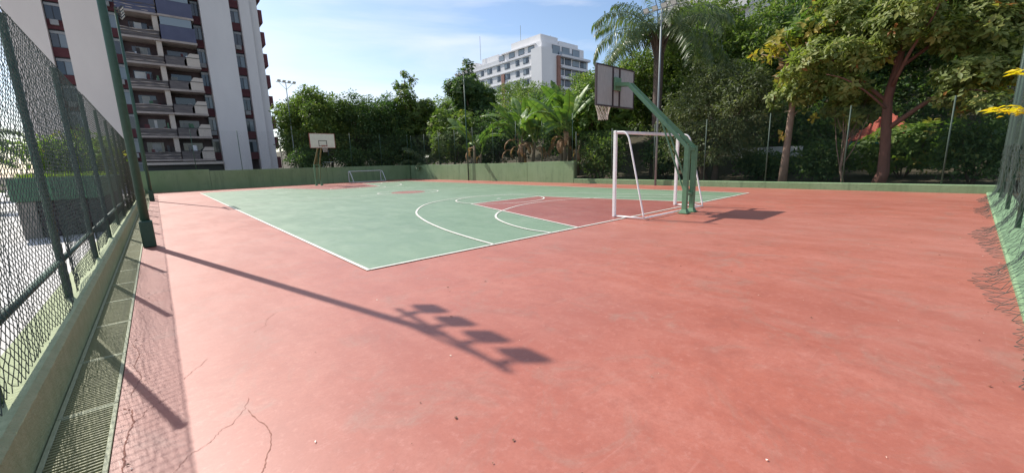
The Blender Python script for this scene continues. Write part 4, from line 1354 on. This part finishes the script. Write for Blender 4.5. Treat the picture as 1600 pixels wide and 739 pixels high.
def banana(loc, label, stems, seed, scale=1.0):
    r = empty('banana_plant', loc, 0, label, 'banana plant', 'banana plants behind the tall wall')
    g = random.Random(seed)
    for (dx, dy, h, nl, ndry) in stems:
        MB().tube([(dx * 0.6, dy * 0.6, -0.1), (dx * 0.8, dy * 0.8, h * 0.5), (dx, dy, h)], [0.15, 0.125, 0.075], 10).build('stem', 'bananastem', r, smooth=True)
        for i in range(nl):
            f = i / max(1, nl - 1)
            o = link('leaf', BL[3 if i == nl - 1 else (0 if f > 0.45 else (1 if f > 0.18 else 2))], r)
            a = i * 2.2 + g.uniform(-0.35, 0.35) + seed
            o.location = (dx + math.cos(a) * 0.05, dy + math.sin(a) * 0.05, h - 0.12 + 0.10 * f)
            o.rotation_euler = (g.uniform(-0.5, 0.5), 0.15 - 0.25 * f + g.uniform(-0.08, 0.1), a)
            s = scale * g.uniform(0.82, 1.08)
            o.scale = (s, s, s)
        for i in range(ndry):
            o = link('dry_leaf', BD[i % 2], r)
            a = i * 1.9 + seed * 1.3
            o.location = (dx + math.cos(a) * 0.08, dy + math.sin(a) * 0.08, h - 0.45 - 0.1 * i)
            o.rotation_euler = (g.uniform(-0.3, 0.3), 0.35, a)
            o.scale = (0.9, 0.9, 0.9)
    return r


banana((20.9, 28.4, 0.0), 'leftmost banana plant with one upright bright leaf', [(0, 0, 3.0, 5, 2), (0.3, -0.5, 2.2, 3, 1)], 1, 1.2)
banana((20.9, 22.4, 0.0), 'middle banana clump with broad arching leaves and dry brown ones', [(0, 0, 3.3, 8, 5), (0.5, 0.9, 2.6, 6, 2), (0.3, -1.1, 2.9, 6, 3)], 2, 1.3)
banana((20.9, 18.2, 0.0), 'right banana clump next to the end of the tall wall', [(0, 0, 3.5, 8, 4), (0.5, 0.8, 3.0, 6, 3), (0.9, -0.3, 2.4, 5, 2)], 3, 1.2)
banana((24.2, 25.6, 0.1), 'tall banana plant behind the middle clump', [(0, 0, 4.2, 7, 2), (0.4, 1.3, 3.6, 6, 1)], 5, 1.25)
banana((24.4, 20.8, 0.1), 'tall banana plant behind the right clump', [(0, 0, 4.6, 7, 2), (0.5, -0.9, 3.9, 6, 1)], 7, 1.25)


# ================================================================== TREES
def lobed(rx, ry, rz, zc, n, seed, k=0.68, small=0.43):
    n = n + 5
    g = random.Random(seed)
    out = [((0, 0, zc), (rx * 0.6, ry * 0.6, rz * 0.7))]
    for i in range(n):
        a = i * 2.4 + g.uniform(-0.4, 0.4)
        e = g.uniform(-0.7, 0.9)
        q = math.cos(e * 1.2)
        s = g.uniform(small * 0.75, small * 1.15)
        out.append(((math.cos(a) * rx * k * q * 1.15, math.sin(a) * ry * k * q * 1.15, zc + e * rz * 0.72), (rx * s, ry * s, rz * s * 0.85)))
    return out


def simple_tree(name, label, loc, h, rx, ry, zlow, n, size, lm, seed, bark='bark', group=None, spread=0.27, per=34, aspect=0.5, nl=9, r0=0.16, surf=0.72, stems=1, ros=False):
    zc = (h + zlow) / 2
    rz = (h - zlow) / 2
    lob = lobed(rx, ry, rz, zc, nl, seed)
    if ros:
        lv = rosette_leaves(lob, n // 9, size, 9, aspect, seed, surf, 0.6, 0.0)
    else:
        lv = crown_leaves(lob, n, size, spread, per, aspect, surf, 0.5, 0.15, seed)
    return tree(name, label, 'tree', loc, h, lob, lv, lm, bark, r0, group, None, seed, stems)


RG = 'trees behind the rear wall'
simple_tree('broadleaf_tree', 'olive green tree beside the apartment tower below the pale mast', (12.2, 45.5, 0), 9.7, 2.3, 2.6, 1.6, 28000, 0.21, 'lf_mid', 41, group=RG)
simple_tree('broadleaf_tree', 'yellowish tree directly above the far hoop', (13.6, 43.4, 0), 9.5, 2.6, 2.4, 1.2, 26000, 0.20, 'lf_mid', 42, group=RG)
simple_tree('broadleaf_tree', 'dark rounded tree right of the far hoop', (16.6, 42.8, 0), 9.0, 2.5, 2.4, 0.8, 27000, 0.19, 'lf_dark', 43, group=RG)
simple_tree('broadleaf_tree', 'shadowy tree above the low grey goal', (19.6, 42.2, 0), 8.9, 2.5, 2.5, 0.9, 27000, 0.19, 'lf_dark', 44, group=RG)
simple_tree('broadleaf_tree', 'backlit tree farther behind the far hoop', (14.5, 51.0, 0), 9.6, 3.4, 3.0, 1.0, 20000, 0.25, 'lf_mid', 45, group=RG)
simple_tree('broadleaf_tree', 'hazy green tree farther behind the low goal', (21.5, 50.5, 0), 9.2, 3.6, 3.2, 1.0, 20000, 0.25, 'lf_dark', 46, group=RG)
simple_tree('broadleaf_tree', 'leafy tree filling the gap behind the wall corner', (25.6, 46.0, 0), 9.8, 3.0, 3.0, 0.8, 20000, 0.24, 'lf_mid', 48, group=RG)
simple_tree('broadleaf_tree', 'low tree just right of the tower base', (13.6, 52.0, 0), 6.5, 2.0, 2.2, 0.6, 9000, 0.24, 'lf_dark', 47, group=RG)
for i, (x, y, hh, lab) in enumerate(((11.4, 42.0, 3.4, 'dark bush behind the rear wall left of the far hoop'), (15.2, 40.4, 3.4, 'dark bush behind the rear wall right of the far hoop'),
                                 (18.2, 40.3, 3.6, 'dark bush behind the rear wall above the low goal'), (21.4, 40.3, 3.2, 'dark bush behind the wall corner palm'))):
    shrub('shrub', lab, 'shrub', (x, y, 0), 1.9, 1.3, hh, 7000, 0.17, 'lf_dark', 400 + i, 'bushes behind the rear wall', spread=0.2)
# slender large-leaved tree with an open spire
lob = [((0, 0, 4.2), (2.3, 2.3, 2.6)), ((0.7, -0.9, 6.7), (1.9, 1.8, 1.6)), ((-0.9, 0.7, 6.8), (1.7, 1.6, 1.6)), ((0.3, 0.6, 8.3), (1.3, 1.2, 0.9)), ((-0.4, -0.7, 8.7), (1.2, 1.2, 0.8)), ((0.0, 0.2, 9.9), (0.8, 0.8, 0.6)), ((1.5, -1.8, 7.8), (0.9, 0.9, 0.6)), ((-0.6, 0.8, 10.1), (0.5, 0.5, 0.45)), ((0.5, -0.6, 10.5), (0.5, 0.5, 0.4)), ((0.05, 0.0, 11.3), (0.4, 0.4, 0.4))]
tree('broadleaf_tree', 'slender tree with loose big leaves and an open pointed top', 'tree', (22.2, 42.6, 0), 11.6, lob, rosette_leaves(lob, 1250, 0.30, 9, 0.45, 51, 0.62), 'lf_mid', 'bark', 0.15, RG, 10.6, 51)
SG = 'trees along the right side wall'
lob = lobed(3.0, 2.9, 2.8, 7.6, 8, 52) + [((0.2, 0.9, 10.3), (1.0, 1.0, 0.9)), ((-0.2, -0.2, 11.2), (0.6, 0.6, 0.75)), ((0.3, 2.0, 9.9), (0.8, 0.8, 0.7)), ((0.0, -2.2, 6.4), (1.5, 1.5, 1.4))]
tree('broadleaf_tree', 'tallest dark glossy tree left of the white block', 'tree', (26.6, 36.6, 0.2), 11.9, lob, rosette_leaves(lob, 2400, 0.30, 9, 0.44, 52, 0.7), 'lf_dark', 'bark', 0.24, SG, None, 52)
simple_tree('broadleaf_tree', 'dense lower tree between the corner palm and the tallest tree', (22.6, 34.0, 0), 7.0, 2.3, 2.6, 0.7, 12000, 0.26, 'lf_mid', 53, group=SG, spread=0.26, ros=True)
simple_tree('broadleaf_tree', 'bright leafy tree behind the wall corner', (24.8, 41.0, 0), 8.8, 2.8, 2.8, 0.8, 11000, 0.26, 'lf_mid', 54, group=SG, ros=True)
simple_tree('broadleaf_tree', 'shaded tree behind the leftmost banana plant', (25.2, 30.0, 0), 6.6, 2.4, 2.6, 0.6, 20000, 0.20, 'lf_dark', 55, group=SG)
simple_tree('broadleaf_tree', 'dark tree filling the gap behind the banana clumps', (28.4, 24.0, 0.6), 7.6, 3.0, 3.6, 0.5, 22000, 0.22, 'lf_dark', 56, group=SG)
simple_tree('broadleaf_tree', 'yellow green leafy tree behind the hoop backboard', (23.2, 17.2, 0.1), 6.9, 1.7, 2.1, 1.2, 9500, 0.26, 'lf_light', 57, group=SG, ros=True)
shrub('shrub', 'light green bush at the end of the tall wall below the hoop', 'shrub', (21.2, 15.4, 0), 1.1, 1.5, 3.3, 4200, 0.17, 'lf_mid', 58)
# weeping grey-green tree behind the goal
lob = [((0, 0, 3.6), (2.1, 2.5, 2.3)), ((-0.5, 1.6, 3.0), (1.5, 1.4, 1.8)), ((-0.5, -1.5, 3.6), (1.5, 1.6, 1.9)), ((-0.8, 0.2, 2.4), (1.5, 2.2, 1.6)), ((0.2, 0.3, 5.2), (1.3, 1.5, 1.0)), ((-0.4, -1.9, 4.7), (1.0, 1.1, 0.9))]
tree('broadleaf_tree', 'dense grey green rounded tree right behind the goal posts', 'tree', (23.4, 9.6, 0.05), 6.1, lob, crown_leaves(lob, 34000, 0.14, 0.20, 34, 0.36, 0.75, 0.4, 0.35, 59, low_cut=0.9), 'lf_grey', 'bark', 0.17, SG, 4.0, 59, 2)
simple_tree('broadleaf_tree', 'dark leafy tree behind the palm trunk', (27.5, 15.4, 0.6), 9.2, 2.8, 2.8, 1.2, 24000, 0.21, 'lf_mid', 60, group=SG)

# thin tree with yellowing leaves
yt = empty('broadleaf_tree', (22.0, 5.75, 0.02), 0, 'thin pale trunked tree with yellow and orange leaves at its top', 'tree', SG)
tk = MB()
pth = [Vector((0, 0, -0.1)), Vector((0, -0.05, 1.4)), Vector((-0.05, -0.12, 3.2)), Vector((0.02, -0.20, 5.4)), Vector((0.1, -0.25, 6.2))]
tk.tube(pth, [0.19, 0.15, 0.125, 0.11, 0.06], 10)
limbs = [(3, (-0.2, 1.25, 5.95)), (3, (0.2, -0.9, 6.2)), (3, (-0.7, 0.3, 6.4)), (2, (0.05, -0.5, 3.3)), (4, (0.5, -0.6, 6.9)), (3, (-0.3, 0.9, 6.5))]
for i, e in limbs:
    p0 = pth[i] - Vector((0, 0, 0.25)); e = Vector(e)
    tk.tube([p0, p0.lerp(e, 0.5) + Vector((0, 0, 0.12)), e], [0.05, 0.035, 0.012], 6)
tk.build('trunk', 'bark_pale', yt, smooth=True)
lob = [((-0.2, 1.05, 5.95), (0.55, 0.65, 0.28)), ((-0.4, 0.4, 6.3), (0.6, 0.6, 0.3)), ((0.1, -0.5, 6.4), (0.6, 0.7, 0.35))]
V, F, var = rosette_leaves(lob, 46, 0.30, 8, 0.46, 61, 0.6)
np_mesh('crown', V, F, 'lf_yellow', yt, var)
lob = [((0.3, -0.7, 6.8), (0.7, 0.9, 0.5)), ((-0.1, -0.1, 6.6), (0.7, 0.7, 0.4))]
V, F, var = rosette_leaves(lob, 60, 0.3, 8, 0.46, 62, 0.6)
np_mesh('green_crown', V, F, 'lf_light', yt, var)
lob = [((-0.1, 0.15, 5.1), (0.25, 0.35, 0.5))]
V, F, var = rosette_leaves(lob, 12, 0.3, 6, 0.4, 63, 0.6, -0.6)
np_mesh('dry_leaves', V, F, 'lf_dry', yt, var)
P = np.array([[-0.1, 0.1, 2.2], [-0.12, -0.55, 3.2], [-0.2, -1.0, 2.9]])
V, F, var = rosette_leaves([((p[0], p[1], p[2]), (0.05, 0.05, 0.05)) for p in P], 5, 0.22, 5, 0.6, 64)
np_mesh('sprout', V, F, 'lf_yellow', yt, var)

# big spreading tree at the right, reddish forked trunk and large leaves
at = empty('broadleaf_tree', (22.0, 2.2, 0.1), 0, 'big spreading tree with reddish forked trunk and large olive leaves', 'tree', SG)
tk = MB()
tk.tube([(0.0, 0.22, -0.15), (0, 0.08, 0.5), (0.02, 0.12, 1.3), (0, 0.18, 2.3), (0.05, 0.25, 3.4), (0.1, 0.12, 4.4), (0.15, 0.0, 5.6), (0.2, 0.05, 7.2)], [0.25, 0.20, 0.17, 0.165, 0.15, 0.13, 0.10, 0.05], 12)
limbs = [((0, 0.16, 2.15), (-0.1, -0.9, 3.1), (-0.2, -2.0, 3.9), (-0.1, -3.0, 4.6), 0.10), ((0.03, 0.22, 3.2), (-0.3, 1.3, 4.3), (-0.6, 2.2, 5.2), (-0.7, 3.0, 5.9), 0.08),
         ((0.05, 0.2, 3.7), (-0.8, -0.3, 4.9), (-1.5, -0.8, 5.8), (-1.9, -1.0, 6.6), 0.07), ((0.1, 0.1, 4.4), (0.4, -1.2, 5.6), (0.5, -2.2, 6.6), (0.6, -2.8, 7.6), 0.07),
         ((0.1, 0.1, 4.6), (0.3, 1.3, 6.0), (0.4, 2.0, 7.0), (0.4, 2.4, 8.0), 0.07), ((0, 0.2, 2.9), (-0.9, 0.8, 3.6), (-1.6, 1.4, 4.1), (-2.0, 1.9, 4.3), 0.05),
         ((-0.1, -0.9, 3.1), (-0.8, -1.6, 3.3), (-1.3, -2.1, 3.2), (-1.6, -2.3, 3.1), 0.05), ((0.1, 0.1, 5.0), (1.2, 0.1, 6.2), (1.8, 0.2, 7.0), (2.2, 0.3, 7.7), 0.06)]
for a, b_, c, d, r_ in limbs:
    tk.tube([tuple(p) for p in spline([a, b_, c, d], 3)], [r_ * (1 - 0.085 * i) for i in range(10)], 7)
tk.build('trunk', 'bark_red', at, smooth=True)
lob = [((-0.5, 2.3, 5.2), (1.6, 1.5, 1.2)), ((-0.3, 2.9, 4.1), (1.2, 1.1, 0.8)), ((-0.6, 1.5, 3.9), (1.2, 1.0, 0.6)), ((0.2, 1.6, 6.8), (1.9, 1.7, 1.3)), ((-0.6, 0.0, 6.0), (1.9, 1.6, 1.2)), ((0.1, -1.9, 5.4), (1.8, 1.6, 1.3)), ((-0.8, -1.9, 3.8), (1.2, 1.3, 0.65)),
       ((-1.1, -1.6, 3.05), (0.7, 0.7, 0.4)), ((0.3, -2.6, 4.4), (1.3, 1.0, 0.8)), ((0.3, -1.5, 7.6), (2.0, 1.9, 1.3)), ((0.3, 0.8, 8.4), (2.2, 2.2, 1.2)), ((-1.2, 0.9, 4.9), (1.0, 1.0, 0.7)), ((0.8, -2.9, 6.2), (1.4, 1.0, 1.0)), ((1.5, 0.3, 6.5), (1.6, 2.2, 1.4))]
ga = random.Random(9)
lob = [(c, tuple(q * 0.74 for q in r_)) for c, r_ in lob]
for i in range(26):
    c, r_ = lob[i % 14]
    a = ga.uniform(0, 6.28); e = ga.uniform(-0.8, 0.9)
    lob.append(((c[0] + math.cos(a) * r_[0] * 1.15, c[1] + math.sin(a) * r_[1] * 1.15, c[2] + e * r_[2] * 1.1), (0.55, 0.6, 0.32)))
V, F, var = rosette_leaves(lob, 3700, 0.20, 9, 0.48, 65, 0.75, 0.6, 0.012)
np_mesh('crown', V, F, 'lf_olive', at, var)
lob = [((-0.9, -2.0, 3.0), (0.5, 0.4, 0.25)), ((-0.8, -2.4, 3.4), (0.5, 0.5, 0.3)), ((-0.9, 0.5, 4.9), (0.5, 0.5, 0.3)), ((-0.6, 3.6, 4.6), (0.5, 0.4, 0.3))]
V, F, var = rosette_leaves(lob, 22, 0.26, 8, 0.46, 66)
np_mesh('yellow_leaves', V, F, 'lf_yellow', at, var)
# slim leaning sapling next to it
simple_tree('sapling', 'slim leaning sapling left of the forked trunk', (22.4, 3.55, 0), 3.9, 0.9, 0.9, 2.4, 2200, 0.22, 'lf_olive', 67, bark='bark_pale', r0=0.06, ros=True)
shrub('shrub', 'bright yellow green shrub in front of the red roofed hut', 'shrub', (25.2, 2.0, 0.15), 1.2, 1.9, 2.5, 3600, 0.24, 'lf_light', 68, rosette=True)
shrub('shrub', 'dark round shrub near the right corner of the fence', 'shrub', (23.0, -0.1, 0.1), 1.1, 1.2, 2.5, 6500, 0.13, 'lf_dark', 69)
shrub('shrub', 'low dark shrub left of the thin yellow tree', 'shrub', (24.8, 7.4, 0.1), 1.2, 1.5, 1.5, 6500, 0.13, 'lf_dark', 70)
shrub('shrub', 'dark shrub between the thin tree and the sapling', 'shrub', (23.6, 4.6, 0.1), 1.0, 1.0, 1.9, 6000, 0.13, 'lf_dark', 71)
shrub('shrub', 'shaded undergrowth bush below the palm', 'shrub', (24.6, 12.9, 0.1), 1.4, 1.5, 2.6, 6500, 0.16, 'lf_dark', 72)
shrub('shrub', 'large dark bush behind the red roofed hut', 'shrub', (32.0, 3.4, 1.0), 2.6, 3.4, 4.8, 8000, 0.2, 'lf_dark', 73)
shrub('shrub', 'dark bush behind the right fence corner', 'shrub', (26.5, -1.9, 0.2), 1.8, 1.8, 3.8, 7500, 0.17, 'lf_dark', 74)
shrub('shrub', 'dark mass of bushes behind the thin yellow tree', 'shrub', (28.6, 7.2, 0.6), 2.0, 2.6, 4.6, 8500, 0.18, 'lf_dark', 75)

# wooded slope: a few trees that can be told apart, the rest one mass
HG = 'trees on the wooded slope'
simple_tree('broadleaf_tree', 'feathery green tree above the grey green one on the slope', (33.0, 12.2, 1.5), 11.0, 3.6, 3.6, 2.0, 30000, 0.21, 'lf_mid', 81, group=HG)
simple_tree('broadleaf_tree', 'fresh green tree below the grey block on the slope', (36.5, 16.5, 2.4), 11.8, 4.0, 4.0, 1.8, 28000, 0.23, 'lf_mid', 82, group=HG)
simple_tree('broadleaf_tree', 'tall dark tree above the yellow leaved thin tree', (33.5, 6.6, 1.5), 11.5, 3.8, 3.8, 1.4, 28000, 0.21, 'lf_dark', 83, group=HG)
simple_tree('broadleaf_tree', 'dark slope tree behind the big spreading crown', (32.0, -0.8, 1.3), 11.5, 3.8, 3.8, 1.0, 24000, 0.23, 'lf_dark', 84, group=HG)
simple_tree('broadleaf_tree', 'slope tree left of the palm crown', (34.0, 22.5, 1.8), 8.4, 3.4, 3.6, 1.0, 22000, 0.24, 'lf_mid', 85, group=HG)
wl_ = []
for i, (x, y, h, r_) in enumerate(((42, 30, 6.5, 4.5), (44, 40, 5.5, 4.5), (52, 34, 6, 5), (50, 48, 5.5, 5), (58, 60, 6, 5.5), (60, 44, 5.5, 5), (66, 70, 6.5, 6), (40, 3, 12, 5), (41, -7, 12, 5), (44, 11, 12, 5), (46, 20, 11.5, 5), (54, 12, 12, 6), (54, 0, 12, 6), (55, 24, 11, 5.5), (36, 48, 8, 4), (44, 66, 9, 5), (66, 88, 9, 6), (34, 34, 7.5, 3.4), (62, 12, 13, 6), (30, 46, 7, 3), (72, 100, 10, 6))):
    zb = float(hill_z(np.array(x), np.array(y)))
    for c, r in lobed(r_, r_, h * 0.5, zb + h * 0.5, 6, 200 + i):
        wl_.append(((c[0] + x, c[1] + y, c[2]), r))
V, F, var = crown_leaves(wl_, 190000, 0.30, 0.5, 34, 0.55, 0.75, 0.5, 0.15, 90)
wd = np_mesh('hillside_woods', V, F, 'lf_mid', None, var)
tag(wd, 'mass of green woodland covering the slope behind the court', 'woods', kind='stuff')

# tree outside the left edge, and the yellow branch from a tree beyond the right fence
simple_tree('broadleaf_tree', 'dark round tree seen through the fence at the left edge', (-9.2, 41, 0), 6.6, 2.0, 2.0, 2.8, 5200, 0.2, 'lf_dark', 91)
yb = empty('broadleaf_tree', (10.6, -2.4, -0.06), 0, 'bright yellow leaf branch poking in through the slack right fence', 'tree')
tk = MB()
tk.tube([(0, 0, -0.1), (0.05, 0.1, 1.2), (0, 0.2, 2.2), (-0.1, 0.1, 3.6)], [0.10, 0.08, 0.07, 0.03], 8)
brs = [[(0, 0.18, 1.7), (-0.4, 1.0, 1.95), (-0.6, 1.7, 2.02), (-0.5, 2.2, 2.08)], [(0, 0.2, 2.1), (-0.2, 1.0, 2.5), (-0.3, 1.6, 2.6), (-0.4, 2.05, 2.62)]]
for b_ in brs:
    tk.tube([tuple(p) for p in spline(b_, 4)], [0.03 - 0.0018 * i for i in range(13)], 6)
tk.build('trunk', 'bark', yb, smooth=True)
g = np.random.default_rng(12)
Ps, Ds = [], []
for b_, n_ in zip(brs, (150, 110)):
    pts = np.array([list(p) for p in spline(b_, 12)])
    sel = g.integers(8, len(pts), n_)
    Ps.append(pts[sel] + g.normal(size=(n_, 3)) * np.array([0.10, 0.05, 0.035])); Ds.append(unit(g.normal(size=(n_, 3)) * np.array([0.8, 0.5, 0.15]) + np.array([-0.3, 0.7, 0.0])))
Pq, Dq = np.concatenate(Ps), np.concatenate(Ds)
V, F = leaf_arrays(Pq, Dq, unit(np.array([0, 0, 1.0]) + g.normal(size=Pq.shape) * 0.3), g.uniform(0.08, 0.16, len(Pq)), g.uniform(0.035, 0.06, len(Pq)))
np_mesh('crown', V, F, 'lf_yellow2', yb, np.repeat(g.random(len(Pq)), 2))

# ================================================================== SMALL BUILDINGS BELOW THE TREES
hut = empty('garden_hut', (28.2, 3.2, 0.3), 0, 'small hut with red tiled roof and teal fascia under the trees', 'hut')
MB().box((0, -1.2, -0.3), (2.4, 1.0, 1.45)).build('wall', 'cream_wall', hut)
MB().box((-0.3, -1.5, 1.46), (-0.18, 1.3, 1.66)).build('fascia', 'teal', hut)
ro = MB().add([(-0.4, -1.5, 1.7), (2.8, -1.5, 1.7), (2.8, 1.3, 1.7), (-0.4, 1.3, 1.7), (1.2, -0.1, 3.15)],
              [(0, 3, 4), (1, 0, 4), (2, 1, 4), (3, 2, 4), (0, 1, 2, 3)]).build('roof', 'roof_red', hut)
for i in range(9):
    y = -1.36 + i * 0.315
    f = max(0.06, 1 - abs(y + 0.1) / 1.4)
    MB().tube([(-0.42, y, 1.73), (-0.42 + 1.6 * f, y, 1.73 + 1.45 * f)], 0.05, 5).build('tile_row', 'roof_red', ro)
gw = empty('garden_wall', (26.2, 7.3, 0.1), 0, 'pale garden wall glimpsed behind the thin yellow tree', 'wall')
MB().box((0, -1.2, -0.3), (0.2, 2.2, 1.15)).build('wall_base', 'stone', gw)
MB().box((-0.03, -1.22, 1.151), (0.23, 2.25, 1.72)).build('coping', 'white_wall', gw)
pgt = empty('pipe_frame', (13.2, 42.3, 0), 0, 'horizontal pipe frame behind the rear wall right of the far hoop', 'frame')
MB().tube([(0, 0, 0), (0, 0, 3.05)], 0.035, 8).build('post', 'galv', pgt)
MB().tube([(2.6, 0, 0), (2.6, 0, 5.2)], 0.035, 8).build('post', 'galv', pgt)
MB().tube([(0, 0.05, 3.05), (2.6, 0.05, 3.03)], 0.035, 8).build('crossbar', 'galv', pgt)

# ================================================================== FLOOR DEBRIS
g = np.random.default_rng(77)
k = 230
P = np.stack([g.uniform(0.4, 13, k), g.uniform(-0.35, 4.9, k), np.full(k, 0.006)], 1)
P = np.concatenate([P, np.stack([g.uniform(3.5, 19, 120), -0.44 + np.abs(g.normal(0, 0.25, 120)), np.full(120, 0.006)], 1), np.stack([-0.36 + np.abs(g.normal(0, 0.06, 70)), g.uniform(2, 14, 70), np.full(70, 0.006)], 1)])
k = len(P)
D = unit(np.stack([g.normal(size=k), g.normal(size=k), np.zeros(k)], 1))
N = unit(np.stack([g.normal(0, 0.25, k), g.normal(0, 0.25, k), np.ones(k)], 1))
Ln = np.minimum(g.gamma(1.6, 0.006, k) + 0.004, 0.04)
V, F = leaf_arrays(P, D, N, Ln, Ln * g.uniform(0.3, 0.8, k), 0.25)
tag(np_mesh('leaf_litter', V, F, 'litter', None, np.repeat(g.random(k), 2)), 'scattered crumbs and dry leaf bits on the red floor', 'debris', kind='stuff')
